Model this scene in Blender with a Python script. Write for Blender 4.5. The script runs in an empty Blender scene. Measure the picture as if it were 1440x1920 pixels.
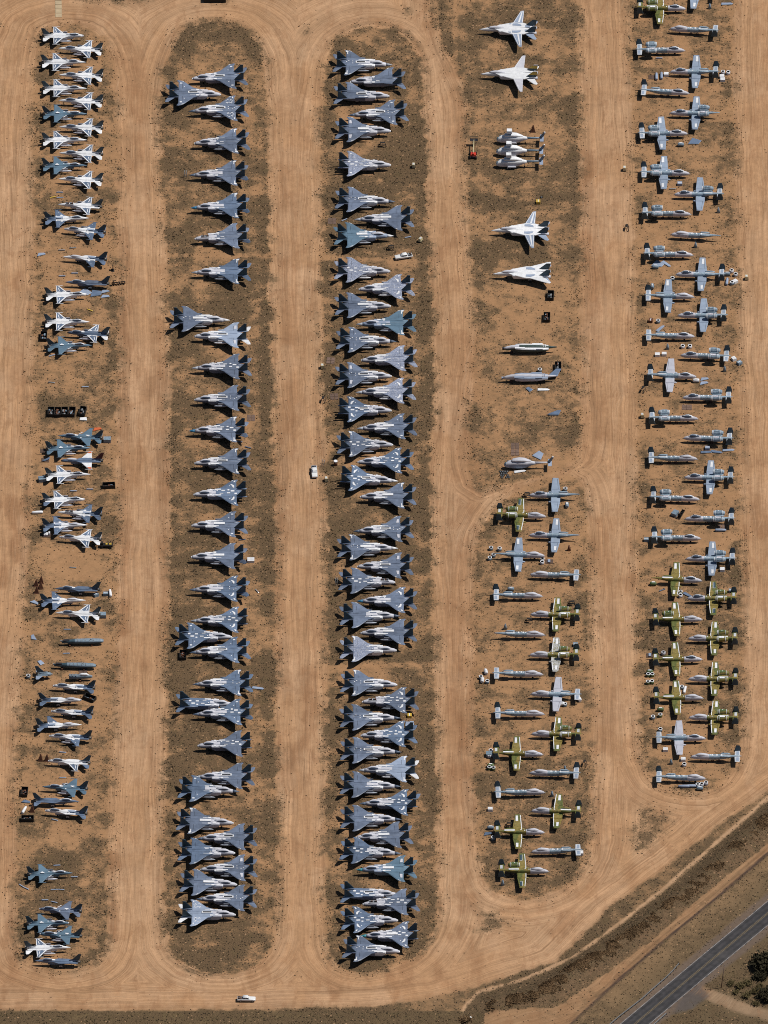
import bpy, bmesh, math, random
import numpy as np
R = math.radians
rnd = random.Random(7)
scene = bpy.context.scene
COL = scene.collection
PI = math.pi

# ---------------------------------------------------------------- camera
ELEV = R(38.0); DIST = 12000.0; PXM = 5.82           # view 38 degrees down, photo pixels (1440 wide) per metre
CE, SE = math.cos(ELEV), math.sin(ELEV)
cam_d = bpy.data.cameras.new('camera'); cam = bpy.data.objects.new('camera', cam_d); COL.objects.link(cam)
cam.location = (0, -DIST*CE, DIST*SE); cam.rotation_euler = (PI/2-ELEV, 0, 0)
cam_d.sensor_fit = 'HORIZONTAL'; cam_d.sensor_width = 36.0
cam_d.lens = 36.0*DIST*PXM/1440.0
cam_d.clip_start = 100.0; cam_d.clip_end = 60000.0
scene.camera = cam
scene.render.resolution_x = 768; scene.render.resolution_y = 1024

# ---------------------------------------------------------------- sky, sun, exposure
SUN = (0.60, 0.12, 1.0)
sun_el = math.atan2(1.0, math.hypot(SUN[0], SUN[1])); sun_az = math.atan2(SUN[0], SUN[1])
world = bpy.data.worlds.new('World'); scene.world = world; world.use_nodes = True
wn = world.node_tree; bg = wn.nodes['Background']
sky = wn.nodes.new('ShaderNodeTexSky'); sky.sky_type = 'NISHITA'; sky.sun_disc = False
sky.sun_elevation = sun_el; sky.sun_rotation = sun_az; sky.altitude = 800
wn.links.new(sky.outputs[0], bg.inputs[0]); bg.inputs[1].default_value = 0.05
sd = bpy.data.lights.new('sun', 'SUN'); so = bpy.data.objects.new('sun', sd); COL.objects.link(so)
sd.energy = 5.0; sd.angle = R(0.5); sd.color = (1.0, 0.955, 0.88)
so.rotation_euler = (math.atan2(math.hypot(SUN[0], SUN[1]), 1.0), 0, math.atan2(SUN[0], -SUN[1]))
scene.view_settings.view_transform = 'Standard'; scene.view_settings.look = 'None'
scene.view_settings.exposure = -0.30; scene.view_settings.gamma = 1.0
try: scene.view_settings.use_curve_mapping = False
except Exception: pass
scene.cycles.use_denoising = False; scene.cycles.filter_width = 1.0; scene.cycles.max_bounces = 4; scene.cycles.diffuse_bounces = 1

# ---------------------------------------------------------------- where a point of the photograph stands on the ground
def W(px, py, z=0.0):
    F = DIST*PXM
    dx = (px-720.0); up = (960.0-py)
    d = (dx, CE*F+SE*up, -SE*F+CE*up)
    t = (z-DIST*SE)/d[2]
    return (d[0]*t, -DIST*CE+d[1]*t)
def PX(X, Y, Z=0.0):                                   # arrays: world -> photo pixel
    F = DIST*PXM
    ry = Y+DIST*CE; rz = Z-DIST*SE
    depth = CE*ry-SE*rz; u = SE*ry+CE*rz
    return 720.0+F*X/depth, 960.0-F*u/depth

# ---------------------------------------------------------------- object helpers
def tag(o, label=None, cat=None, group=None, kind=None):
    if label: o['label'] = label
    if cat: o['category'] = cat
    if group: o['group'] = group
    if kind: o['kind'] = kind
    return o

class MB:
    """collects shapes, then links them as ONE mesh"""
    def __init__(s): s.v = []; s.f = []; s.m = []; s.sm = []
    def add(s, vs, fs, mat=0, smooth=False):
        b = len(s.v); s.v += [tuple(p) for p in vs]
        for f in fs: s.f.append(tuple(i+b for i in f)); s.m.append(mat); s.sm.append(smooth)
    def box(s, x0, x1, y0, y1, z0, z1, mat=0, taper=0.0):
        t = taper
        vs = [(x0,y0,z0),(x1,y0,z0),(x1,y1,z0),(x0,y1,z0),(x0+t,y0+t,z1),(x1-t,y0+t,z1),(x1-t,y1-t,z1),(x0+t,y1-t,z1)]
        s.add(vs, [(3,2,1,0),(4,5,6,7),(0,1,5,4),(1,2,6,5),(2,3,7,6),(3,0,4,7)], mat)
    def cyl(s, p, q, r0, r1=None, n=12, mat=0, caps=True, smooth=True, inner=None):
        r1 = r0 if r1 is None else r1
        p = np.array(p, float); q = np.array(q, float); a = q-p; L = np.linalg.norm(a); a = a/L
        u = np.cross(a, (0,0,1.0)) if abs(a[2]) < .9 else np.cross(a, (1.0,0,0)); u /= np.linalg.norm(u); w = np.cross(a, u)
        vs = []
        for c, r in ((p, r0), (q, r1)):
            for k in range(n):
                t = 2*PI*k/n; vs.append(c+u*math.cos(t)*r+w*math.sin(t)*r)
        s.add(vs, [(k, (k+1) % n, n+(k+1) % n, n+k) for k in range(n)], mat, smooth)
        if caps:
            s.add(vs[:n], [tuple(range(n))[::-1]], mat); s.add(vs[n:], [tuple(range(n))], mat)
    def tube(s, p, q, ro, ri, n=14, mat=0, mat_in=None):                      # open ring with a wall
        p = np.array(p, float); q = np.array(q, float); a = (q-p)/np.linalg.norm(q-p)
        u = np.cross(a, (0,0,1.0)) if abs(a[2]) < .9 else np.cross(a, (1.0,0,0)); u /= np.linalg.norm(u); w = np.cross(a, u)
        vs = []
        for c, r in ((p, ro), (q, ro), (q, ri), (p, ri)):
            for k in range(n):
                t = 2*PI*k/n; vs.append(c+u*math.cos(t)*r+w*math.sin(t)*r)
        mi = mat if mat_in is None else mat_in
        for j in range(4):
            s.add([vs[j*n+k] for k in range(n)]+[vs[((j+1) % 4)*n+k] for k in range(n)], [(k, (k+1) % n, n+(k+1) % n, n+k) for k in range(n)], mi if j == 2 else mat, True)
    def loft(s, secs, n=14, mat=0, close=True, smooth=True, matf=None):
        """secs: (x, y centre, half width, z low, z high, power)"""
        vs = []
        for (x, yc, w, z0, z1, p) in secs:
            zc = (z0+z1)/2; h = (z1-z0)/2
            for k in range(n):
                t = 2*PI*(k+.5)/n; c, d = math.cos(t), math.sin(t)
                vs.append((x, yc+w*math.copysign(abs(c)**(2/p), c), zc+h*math.copysign(abs(d)**(2/p), d)))
        m = len(secs)
        for j in range(m-1):
            for k in range(n):
                k2 = (k+1) % n
                mm = mat if matf is None else matf(j, k, n)
                s.add([vs[j*n+k], vs[j*n+k2], vs[(j+1)*n+k2], vs[(j+1)*n+k]], [(0,1,2,3)], mm, smooth)
        if close:
            s.add(vs[:n], [tuple(range(n))], mat); s.add(vs[-n:], [tuple(range(n))[::-1]], mat)
    def plate(s, pts, z, t, mat=0, edge=0.12, zf=None, axis='z', under=None):
        """a thin wing-like slab over the outline pts (a, b); thickness t with a sharpened edge"""
        cx = sum(p[0] for p in pts)/len(pts); cy = sum(p[1] for p in pts)/len(pts)
        n = len(pts); rim = []; top = []; bot = []
        for (a, b) in pts:
            d = math.hypot(a-cx, b-cy); k = max(0.0, 1-edge/d*1.6)
            ia, ib = cx+(a-cx)*k, cy+(b-cy)*k
            zz = z+(zf(a, b) if zf else 0); zi = z+(zf(ia, ib) if zf else 0)
            rim.append((a, b, zz)); top.append((ia, ib, zi+t/2)); bot.append((ia, ib, zi-t/2))
        vs = rim+top+bot
        if axis == 'y': vs = [(a, c, b) for (a, b, c) in vs]
        fs = [tuple(range(n, 2*n)), tuple(range(2*n, 3*n))[::-1]]
        fs += [(k, (k+1) % n, n+(k+1) % n, n+k) for k in range(n)]
        fs += [((k+1) % n, k, 2*n+k, 2*n+(k+1) % n) for k in range(n)]
        s.add(vs, fs, mat)
    def quad(s, x0, x1, y0, y1, z, mat, th=0.03):                              # a taped-on or painted panel just proud of the skin
        if x0 > x1: x0, x1 = x1, x0
        if y0 > y1: y0, y1 = y1, y0
        s.box(x0, x1, y0, y1, z-th, z+th, mat)
    def poly(s, pts, z, mat, th=0.025):
        n = len(pts); zz = z if callable(z) else (lambda a, b: z)
        vs = [(a, b, zz(a, b)+th) for a, b in pts]+[(a, b, zz(a, b)-th) for a, b in pts]
        s.add(vs, [tuple(range(n)), tuple(range(n, 2*n))[::-1]]+[(k, (k+1) % n, n+(k+1) % n, n+k) for k in range(n)], mat)
    def mesh(s, name, mats):
        me = bpy.data.meshes.new(name); me.from_pydata([tuple(map(float, p)) for p in s.v], [], s.f)
        for m in mats: me.materials.append(m)
        me.polygons.foreach_set('material_index', s.m); me.polygons.foreach_set('use_smooth', s.sm)
        bm = bmesh.new(); bm.from_mesh(me)
        bmesh.ops.remove_doubles(bm, verts=bm.verts, dist=0.0008)
        bmesh.ops.recalc_face_normals(bm, faces=bm.faces); bm.to_mesh(me); bm.free()
        return me
    def build(s, name, mats, parent=None, loc=(0,0,0), rz=0):
        return put(name, s.mesh(name, mats), parent, loc, rz)
def put(name, me, parent=None, loc=(0,0,0), rz=0, mats=None):
    o = bpy.data.objects.new(name, me); COL.objects.link(o)
    o.parent = parent; o.location = loc; o.rotation_euler = (0,0,rz)
    if mats:
        for i, m in enumerate(mats):
            if m is not None and i < len(o.material_slots): o.material_slots[i].link = 'OBJECT'; o.material_slots[i].material = m
    return o
def empty(name, loc, rz=0):
    o = bpy.data.objects.new(name, None); COL.objects.link(o); o.location = loc; o.rotation_euler = (0,0,rz)
    o.empty_display_size = 1.0
    return o

# ---------------------------------------------------------------- materials
def nodes(m):
    m.use_nodes = True; nt = m.node_tree; return nt, nt.nodes['Principled BSDF']
def paint(name, c, rough=0.55, var=0.18, scale=0.8, rnd_amt=0.12, dirt=None, metal=0.0, spec=0.35):
    """a painted surface: weathered by two noises, each copy a little different"""
    m = bpy.data.materials.new(name); nt, b = nodes(m); N = nt.nodes.new; L = nt.links.new
    tc = N('ShaderNodeTexCoord'); oi = N('ShaderNodeObjectInfo')
    off = N('ShaderNodeVectorMath'); off.operation = 'SCALE'; off.inputs[0].default_value = (37., 11., 5.); L(oi.outputs['Random'], off.inputs['Scale'])
    ad = N('ShaderNodeVectorMath'); ad.operation = 'ADD'; L(tc.outputs['Object'], ad.inputs[0]); L(off.outputs[0], ad.inputs[1])
    n1 = N('ShaderNodeTexNoise'); n1.inputs['Scale'].default_value = scale; n1.inputs['Detail'].default_value = 4; L(ad.outputs[0], n1.inputs['Vector'])
    mr = N('ShaderNodeMapRange'); mr.inputs[1].default_value = .3; mr.inputs[2].default_value = .7
    mr.inputs[3].default_value = 1-var; mr.inputs[4].default_value = 1+var*.5; L(n1.outputs[0], mr.inputs[0])
    m2 = N('ShaderNodeMapRange'); m2.inputs[3].default_value = 1-rnd_amt; m2.inputs[4].default_value = 1+rnd_amt*.6; L(oi.outputs['Random'], m2.inputs[0])
    mu = N('ShaderNodeMath'); mu.operation = 'MULTIPLY'; L(mr.outputs[0], mu.inputs[0]); L(m2.outputs[0], mu.inputs[1])
    sc = N('ShaderNodeVectorMath'); sc.operation = 'SCALE'; sc.inputs[0].default_value = c; L(mu.outputs[0], sc.inputs['Scale'])
    out = sc.outputs[0]
    if dirt:
        n2 = N('ShaderNodeTexNoise'); n2.inputs['Scale'].default_value = scale*2.2; n2.inputs['Detail'].default_value = 5; L(ad.outputs[0], n2.inputs['Vector'])
        r2 = N('ShaderNodeMapRange'); r2.inputs[1].default_value = .5; r2.inputs[2].default_value = .62; r2.inputs[4].default_value = dirt[1]; L(n2.outputs[0], r2.inputs[0])
        mx = N('ShaderNodeMix'); mx.data_type = 'RGBA'; L(r2.outputs[0], mx.inputs[0]); L(out, mx.inputs[6]); mx.inputs[7].default_value = (*dirt[0], 1); out = mx.outputs[2]
    L(out, b.inputs['Base Color']); b.inputs['Roughness'].default_value = rough; b.inputs['Metallic'].default_value = metal
    b.inputs['Specular IOR Level'].default_value = spec
    return m
M = {}
M['white'] = paint('white_protective_coating', (.78,.79,.82), .55, .14, 1.1, .12, dirt=((.55,.58,.65), .4))
M['tailwhite'] = paint('chalky_tailplane_coating', (.52,.55,.60), .6, .2, 1.1, .15)
M['pale'] = paint('pale_mauve_grey_coating', (.57,.575,.64), .6, .14, .8, .10)
M['grey'] = paint('blue_grey_paint', (.132,.182,.275), .42, .26, .6, .26)
M['violet'] = paint('violet_grey_paint', (.152,.190,.272), .42, .24, .6, .24)
M['teal_grey'] = paint('teal_grey_paint', (.115,.190,.265), .5, .18, .5, .12)
M['lightgrey'] = paint('light_blue_grey_paint', (.30,.365,.49), .5, .16, .6, .12)
M['streak'] = paint('faded_pale_grey_paint', (.24,.28,.39), .5, .25, 1.4, .12, dirt=((.55,.55,.60), .5))
M['fin'] = paint('fin_grey_with_painted_shade', (.045,.085,.115), .5, .2, .8, .2)  # fin grey with the fins' shade put into the colour; also dark hulls, windows
M['dark'] = paint('dark_slot', (.02,.022,.03), .6, .2, 2)
M['black'] = paint('black_rubber', (.012,.012,.014), .8, .2, 2)
M['nozzle'] = paint('burnt_nozzle_metal', (.10,.095,.09), .45, .3, 2, .2, metal=.6)
M['gear'] = paint('white_gear_paint', (.45,.45,.45), .5, .2, 3)
M['glass'] = paint('tinted_canopy', (.075,.10,.15), .25, .1, 2, .1, spec=.5)
M['bluenose'] = paint('blue_nose_cone_paint', (.03,.16,.30), .45, .15, 1.5, .1)
M['tealnose'] = paint('teal_nose_cone_paint', (.035,.24,.30), .45, .15, 1.5, .1)
M['navynose'] = paint('slate_nose_cone_paint', (.10,.135,.20), .45, .15, 1.5, .15)
M['radome'] = paint('pale_grey_radome', (.36,.39,.45), .5, .15, 1.5, .2)
M['a10'] = paint('light_grey_attack_jet_paint', (.29,.37,.45), .5, .2, .9, .14, dirt=((.12,.20,.27), .7))
M['a10w'] = paint('grey_wing_paint', (.28,.345,.45), .5, .14, .7, .12)
M['a10p'] = paint('pale_wing_paint', (.46,.47,.54), .5, .12, .7, .05)
M['mauve'] = paint('mauve_nose_coating', (.55,.54,.60), .55, .2, 1.2, .12, dirt=((.25,.28,.34), .4))
M['orange'] = paint('orange_paint', (.62,.14,.05), .5, .1)
M['maroon'] = paint('maroon_paint', (.10,.03,.035), .5, .2)
M['yellow'] = paint('yellow_paint', (.62,.42,.07), .5, .15, 2)
M['cream'] = paint('cream_paint', (.62,.55,.34), .5, .15, 2)
M['red'] = paint('red_paint', (.55,.05,.03), .45, .1)
M['rust'] = paint('rusty_steel', (.14,.06,.035), .7, .35, 2.5, .2)
M['wood'] = paint('weathered_wood', (.17,.11,.085), .8, .3, 3, .2)
M['steel'] = paint('bare_steel', (.33,.35,.37), .4, .25, 3, .15, metal=.3)
M['bluegrey_part'] = paint('blue_grey_scrap_paint', (.20,.27,.34), .5, .25, 2, .2)
M['greenpart'] = paint('green_cowling_paint', (.10,.15,.06), .55, .25, 2, .2)
M['truckwhite'] = paint('white_car_paint', (.72,.73,.74), .25, .04, 1, .03, spec=.5)
M['bin'] = paint('black_steel_bin', (.018,.016,.016), .7, .3, 2, .2)
def camo():
    m = bpy.data.materials.new('green_brown_camouflage'); nt, b = nodes(m); N = nt.nodes.new; L = nt.links.new
    tc = N('ShaderNodeTexCoord'); oi = N('ShaderNodeObjectInfo')
    n1 = N('ShaderNodeTexNoise'); n1.inputs['Scale'].default_value = .33; n1.inputs['Detail'].default_value = 2.5; L(tc.outputs['Object'], n1.inputs['Vector'])
    cr = N('ShaderNodeValToRGB'); e = cr.color_ramp.elements; e[0].position = .47; e[0].color = (.115,.130,.030,1); e[1].position = .53; e[1].color = (.235,.180,.045,1); L(n1.outputs[0], cr.inputs[0])
    n2 = N('ShaderNodeTexNoise'); n2.inputs['Scale'].default_value = 1.7; n2.inputs['Detail'].default_value = 5; L(tc.outputs['Object'], n2.inputs['Vector'])
    mr = N('ShaderNodeMapRange'); mr.inputs[1].default_value = .3; mr.inputs[2].default_value = .7; mr.inputs[3].default_value = .65; mr.inputs[4].default_value = 1.2; L(n2.outputs[0], mr.inputs[0])
    sc = N('ShaderNodeVectorMath'); sc.operation = 'SCALE'; L(cr.outputs[0], sc.inputs[0]); L(mr.outputs[0], sc.inputs['Scale'])
    L(sc.outputs[0], b.inputs['Base Color']); b.inputs['Roughness'].default_value = .6
    return m
M['camo'] = camo(); M['greendark'] = paint('dark_green_grey_paint', (.045,.07,.065), .5, .3, 1.2)
M['patchy'] = paint('patchy_primer_over_camouflage', (.42,.43,.44), .6, .2, 1.2, .1, dirt=((.22,.18,.035), .9))
# ================================================================ THE GROUND: one sheet, fine where the yard lies, coarse to the horizon
def smooth_poly(pts, it=2):
    p = np.array(pts, float)
    for _ in range(it):
        q = np.roll(p, -1, 0); p = np.stack([.75*p+.25*q, .25*p+.75*q], 1).reshape(-1, 2)
    return p
def dist_seg(X, Y, pts, closed):
    d = np.full(X.shape, 1e9, np.float32); n = len(pts)
    for i in range(n if closed else n-1):
        ax, ay = pts[i]; bx, by = pts[(i+1) % n]; vx, vy = bx-ax, by-ay; l2 = vx*vx+vy*vy+1e-9
        t = np.clip(((X-ax)*vx+(Y-ay)*vy)/l2, 0, 1)
        np.minimum(d, np.hypot(X-ax-t*vx, Y-ay-t*vy), out=d)
    return d
def inside(X, Y, pts):
    r = np.zeros(X.shape, bool); n = len(pts)
    for i in range(n):
        ax, ay = pts[i]; bx, by = pts[(i+1) % n]
        if ay == by: continue
        c = ((ay > Y) != (by > Y)) & (X < (bx-ax)*(Y-ay)/(by-ay)+ax); r ^= c
    return r
def sd_poly(X, Y, pts):                                # negative inside
    d = dist_seg(X, Y, pts, True); return np.where(inside(X, Y, pts), -d, d)
def wpts(pp): return [W(a, b) for a, b in pp]
ISL = [
 [(76,62),(100,47),(135,44),(175,52),(205,80),(218,120),(222,300),(224,600),(222,900),(222,1150),(210,1400),(206,1650),(202,1770),(180,1808),(130,1824),(70,1815),(30,1790),(24,1600),(32,1400),(44,1150),(56,950),(62,700),(62,400),(60,150)],
 [(330,62),(370,42),(420,38),(460,50),(490,90),(502,150),(506,400),(510,700),(520,1000),(520,1300),(522,1600),(520,1740),(500,1800),(450,1826),(390,1828),(335,1808),(305,1760),(306,1500),(312,1300),(318,1000),(318,700),(308,480),(300,300),(298,150)],
 [(618,85),(650,58),(700,46),(750,56),(785,95),(797,150),(800,400),(815,600),(818,720),(806,900),(815,1100),(820,1500),(824,1700),(812,1750),(780,1795),(720,1820),(660,1826),(622,1805),(606,1760),(610,1500),(613,1200),(610,900),(602,600),(600,300),(604,150)],
 [(815,-60),(812,10),(830,80),(858,140),(880,200),(872,330),(882,480),(890,620),(880,760),(872,850),(890,925),(960,905),(1050,888),(1090,850),(1092,600),(1088,300),(1086,0),(1086,-60)],
 [(1030,892),(1080,890),(1100,930),(1104,1000),(1108,1200),(1110,1400),(1108,1560),(1096,1620),(1060,1665),(1000,1690),(940,1685),(905,1650),(893,1560),(886,1400),(884,1200),(888,1050),(900,985),(950,925)],
 [(1176,-80),(1180,100),(1186,300),(1190,600),(1194,900),(1194,1150),(1198,1380),(1208,1440),(1240,1478),(1300,1490),(1350,1478),(1385,1430),(1396,1350),(1393,1100),(1388,800),(1384,500),(1378,200),(1374,-80)],
]
PATCH = [
 [(552,42),(600,44),(580,66),(566,68)],
 [(552,1822),(562,1800),(574,1826),(566,1834)],
 [(1190,1502),(1215,1496),(1262,1520),(1275,1540),(1225,1600),(1180,1612),(1172,1560)],
 [(888,1690),(935,1700),(975,1725),(930,1752),(892,1768)],
 [(120,-40),(330,-40),(325,4),(240,12),(130,9)],[(378,-40),(440,-40),(436,12),(390,14)],
 [(470,-60),(760,-60),(740,0),(640,4),(520,0)],[(740,4),(778,2),(782,22),(770,38),(745,26)],
 [(0,42),(30,44),(26,54),(-30,60),(-30,40)],
]
ROADEDGE = [(-400,1896),(400,1893),(700,1888),(820,1872),(909,1845),(1043,1802),(1137,1699+8),(1226,1644),(1323,1565),(1439,1479),(1700,1290)]
TRAIL = [(860,1930),(872,1887),(897,1860),(982,1836),(1073,1796),(1165,1729),(1250,1662),(1323,1598),(1390,1540),(1439,1497),(1700,1300)]
BERM = [(915,1888),(1000,1868),(1057,1837),(1095,1808),(1141,1783),(1240,1712),(1309,1660),(1401,1572),(1439,1538),(1700,1340)]
BERMLO = [(909,1897),(1043,1887),(1134,1827),(1226,1760),(1323,1674),(1439,1583),(1700,1390)]
DARKLN = [(1000,1985),(1073,1918),(1165,1833),(1250,1760),(1348,1680),(1439,1601),(1700,1400)]
ROADC = [(1080,2002),(1192,1919),(1310,1822),(1439,1713),(1700,1492)]
ROAD_MID = [(900,2165),(1192,1919),(1316,1815),(1439,1713),(1800,1408)]

_h = np.random.RandomState(3)
def vnoise(X, Y, scale, seed=0, octv=3):
    out = np.zeros(X.shape, np.float32); amp = 1.0; tot = 0
    for o in range(octv):
        g = np.random.RandomState(seed*17+o).rand(256, 256).astype(np.float32)
        x = X/scale*(2**o)+1000.3; y = Y/scale*(2**o)+1000.7
        xi = np.floor(x).astype(int); yi = np.floor(y).astype(int); fx = x-xi; fy = y-yi
        fx = fx*fx*(3-2*fx); fy = fy*fy*(3-2*fy); xi &= 255; yi &= 255; x1 = (xi+1) & 255; y1 = (yi+1) & 255
        out += amp*((g[yi, xi]*(1-fx)+g[yi, x1]*fx)*(1-fy)+(g[y1, xi]*(1-fx)+g[y1, x1]*fx)*fy); tot += amp; amp *= .5
    return out/tot
def axis(lo, hi, step, far):
    a = list(np.arange(lo, hi+1e-6, step)); s = step; x = lo; pre = []
    while x > -far: s *= 1.25; x -= s; pre.append(x)
    s = step; x = a[-1]; post = []
    while x < far: s *= 1.25; x += s; post.append(x)
    return np.array(pre[::-1]+a+post, np.float32)
gx = axis(-136, 136, .62, 9000); gy = axis(-290, 290, .8, 9000)
X, Y = np.meshgrid(gx, gy); nx, ny = len(gx), len(gy)
wob = (vnoise(X, Y, 5, 1)-.5)*3.2+(vnoise(X, Y, 1.6, 2)-.5)*1.6
isl_d = np.stack([sd_poly(X, Y, wpts(smooth_poly(p, 1))) for p in ISL]); dmin = isl_d.min(0)
S = lambda a, b, t: (lambda u: u*u*(3-2*u))(np.clip((t-a)/(b-a), 0, 1))
def band(line, half, soft=.7, w=1.0): return 1-S(half-soft, half+soft, dist_seg(X, Y, wpts(line), False)+wob*.35*w)
re_d = dist_seg(X, Y, wpts(ROADEDGE), False)
below = inside(X, Y, wpts(ROADEDGE+[(1700,4000),(-400,4000)]))
below_tr = inside(X, Y, wpts(TRAIL+[(1700,4000),(860,4000)]))
below_bm = inside(X, Y, wpts(BERMLO+[(1700,4000),(880,4000)]))
below_dk = inside(X, Y, wpts(DARKLN+[(1700,4000),(880,4000)]))
# ---- the masks
n_big = vnoise(X, Y, 22, 5); n_mid = vnoise(X, Y, 7, 6); n_sm = vnoise(X, Y, 2.5, 8)
edge_soft = 1.1
scrub = 1-S(-edge_soft, edge_soft*.6, dmin+wob)
feather = .90+.10*S(.5, 6.5, -(dmin+wob*1.3))
n_str = vnoise(X*1.0, Y*.35, 4.5, 41); n_pat = vnoise(X, Y, 9, 42)
pxg, pyg = PX(X, Y)
patchiness = S(.30, .62, n_big*.45+n_mid*.4+n_sm*.15)
dens = np.full(X.shape, .62, np.float32)                       # how overgrown each island is
I1 = (pxg < 250); I2 = (pxg > 270) & (pxg < 560); I3 = (pxg > 580) & (pxg < 850); I4 = (pxg > 860) & (pxg < 1130); I5 = pxg > 1150
dens = np.where(I1, .70+.1*S(1500, 1650, pyg), dens); dens = np.where(I2, .88, dens); dens = np.where(I3, .98, dens)
dens = np.where(I4, .86-.20*S(500, 640, pyg)+.12*S(1380, 1500, pyg), dens); dens = np.where(I5, .60+.20*S(1000, 1120, pyg), dens)
def blob(cx, cy, rx, ry, a):
    global dens
    q = ((pxg-cx)/rx)**2+((pyg-cy)/ry)**2; dens = dens+a*(1-S(.3, 1.2, q+wob*.12)).astype(np.float32)
blob(400,80,100,50,.35); blob(760,120,60,30,.4); blob(410,1770,100,50,.3); blob(365,1190,60,300,.18); blob(100,1615,45,40,.6); blob(145,1310,60,60,.1)
blob(420,590,70,30,.2); blob(950,100,120,90,.15); blob(980,360,110,60,.25); blob(950,480,80,60,.3); blob(800,700,14,500,.4); blob(130,705,60,30,-.1)
blob(150,1060,60,30,-.4); blob(150,480,90,40,-.12); blob(760,300,60,60,.2); blob(1010,640,120,60,-.12); blob(1040,800,60,60,.3); blob(140,770,90,30,.15)
blob(1260,1380,80,90,-.05); blob(1000,1600,90,70,.1); blob(760,1700,70,90,.1); blob(300+45,900,30,700,.12); blob(500,900,14,800,.25); blob(700,380,90,40,.12)
patch2 = S(.36, .62, n_pat*.5+n_str*.3+n_mid*.2)
sc_f = scrub*feather*np.clip(dens, 0, 1.3)*(.38+.38*patchiness+.40*patch2)
sc_f *= .86; sc_f += np.exp(-((dmin+2.2)/2.0)**2)*(.08+.16*S(.4,.6,n_pat))*((dens > .8) | (n_mid > .5))
fringe = np.exp(-((dmin-.2)/2.6)**2)*S(.35,.6,n_mid*.5+n_pat*.5)*(.25+.35*np.clip(dens,0,1)); sc_f = np.maximum(sc_f, fringe)
# tan cross-cuts where vehicles pass through the islands
for ln, hw in (([(606,482),(700,486),(815,492)],1.2), ([(600,1252),(690,1250),(830,1246)],1.2), ([(880,540),(980,600),(1100,700)],1.6), ([(300,478),(400,482),(520,478)],.9),
               ([(60,468),(225,468)],1.0), ([(75,1035),(225,1035)],1.6), ([(880,955),(960,925),(1100,880)],2.6), ([(60,335),(230,352)],.5), ([(1180,1060),(1390,1000)],.8)):
    sc_f *= 1-.55*band(ln, hw, 1.0, 3)
for p in PATCH: sc_f = np.maximum(sc_f, (1-S(-5, 2.0, sd_poly(X, Y, wpts(p))+wob*1.2))*(.30+.45*patchiness))
strk = np.clip(1-scrub*1.1, 0, 1)
# ---- outside the perimeter road
sb = S(-1.2, 1.2, np.where(below, re_d, -re_d)+wob*.8)
isl_like = sb*(.45+.5*patchiness)
sc_f = np.maximum(sc_f, isl_like); strk *= (1-sb)
sc_f *= 1-.92*band(TRAIL, .65, .5)
trl = band(TRAIL, .65, .5)
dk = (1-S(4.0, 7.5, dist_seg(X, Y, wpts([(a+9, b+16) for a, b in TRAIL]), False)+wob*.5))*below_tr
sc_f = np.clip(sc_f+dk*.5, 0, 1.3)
bm_d = dist_seg(X, Y, wpts(BERM), False); bermm = 1-S(2.5, 6.5, bm_d+wob*.4)
lo_tr = below_bm & ~below_dk
lo_m = S(-.4, .8, np.where(below_bm, 1., -1.)*dist_seg(X, Y, wpts(BERMLO), False)+wob*.2)*(~below_dk)
sc_f = np.where(lo_m > .5, .28*patchiness, sc_f)
strk = np.maximum(strk, lo_m*.6)
dline = band(DARKLN, .62, .3, .5)
field = below_dk.astype(np.float32)
sc_f = np.where(below_dk, .34+.30*patchiness+.12*S(8,18,dist_seg(X, Y, wpts(DARKLN), False)), sc_f)
bot = (pyg > 1897) & (pxg < 900)
sc_f = np.where(bot, np.maximum(sc_f, .75+.25*n_mid), sc_f)
drive = [(1296,1850),(1325,1862),(1370,1882),(1440,1905),(1700,1990)]
dr = 1-S(1.6, 3.6, dist_seg(X, Y, wpts(drive), False)+wob*.4); sc_f *= 1-dr; strk = np.maximum(strk, dr*.8)
road_d = dist_seg(X, Y, wpts(ROAD_MID), False); shoulder = 1-S(5.4, 7.2, road_d+wob*.4)
sc_f *= 1-.8*shoulder
# ---- albedo of each zone
def c3(*c): return np.array(c, np.float32)
tan = c3(.448,.260,.140); tan_l = c3(.505,.318,.190); red = c3(.285,.145,.072); isl_c = c3(.370,.207,.104); olive = c3(.17,.135,.07); grav = c3(.17,.13,.105)
col = np.broadcast_to(tan, X.shape+(3,)).copy()
def mixc(m, c):
    global col
    m = np.clip(m, 0, 1)[..., None]; col = col*(1-m)+c*m
mixc(.45*S(.45, .7, n_big)*(1-scrub), tan_l); mixc(scrub*.8, isl_c)
lane_red = np.zeros(X.shape, np.float32)
for ln, hw, a in (([(235,430),(232,700),(236,900),(233,1200),(222,1300)],1.6,.5), ([(530,300),(545,700),(520,1000),(525,1300)],2.2,.4), ([(300,600),(303,900),(312,1200)],1.5,.5), ([(1100,290),(1102,400),(1120,700)],2.8,.6),
               ([(870,640),(868,800),(880,900),(860,1100),(862,1500)],4.5,.45), ([(212,1600),(214,1760)],1.2,.6), ([(800,20),(812,80),(850,130),(870,300)],2.6,.35), ([(620,60),(660,40),(720,36),(775,70),(800,130)],1.6,.4),
               ([(215,60),(255,100),(265,300)],2.0,.35), ([(300,120),(320,80),(345,55)],2,.35), ([(1130,1000),(1150,1200),(1140,1400)],3,.3), ([(1120,1500),(1130,1640),(1060,1720)],2,.3), ([(560,140),(556,300)],2.4,.3)):
    lane_red = np.maximum(lane_red, band(ln, hw, hw*.9, 3)*a*1.5)
mixc(lane_red*(.4+.6*n_mid), red)
mixc(.65*S(.48,.72,n_str)*S(.35,.7,vnoise(X, Y*.5, 30, 12))*(1-scrub), red); mixc(.4*S(.5,.7,vnoise(X, Y*.4, 6, 44))*(1-scrub), tan_l)
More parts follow.
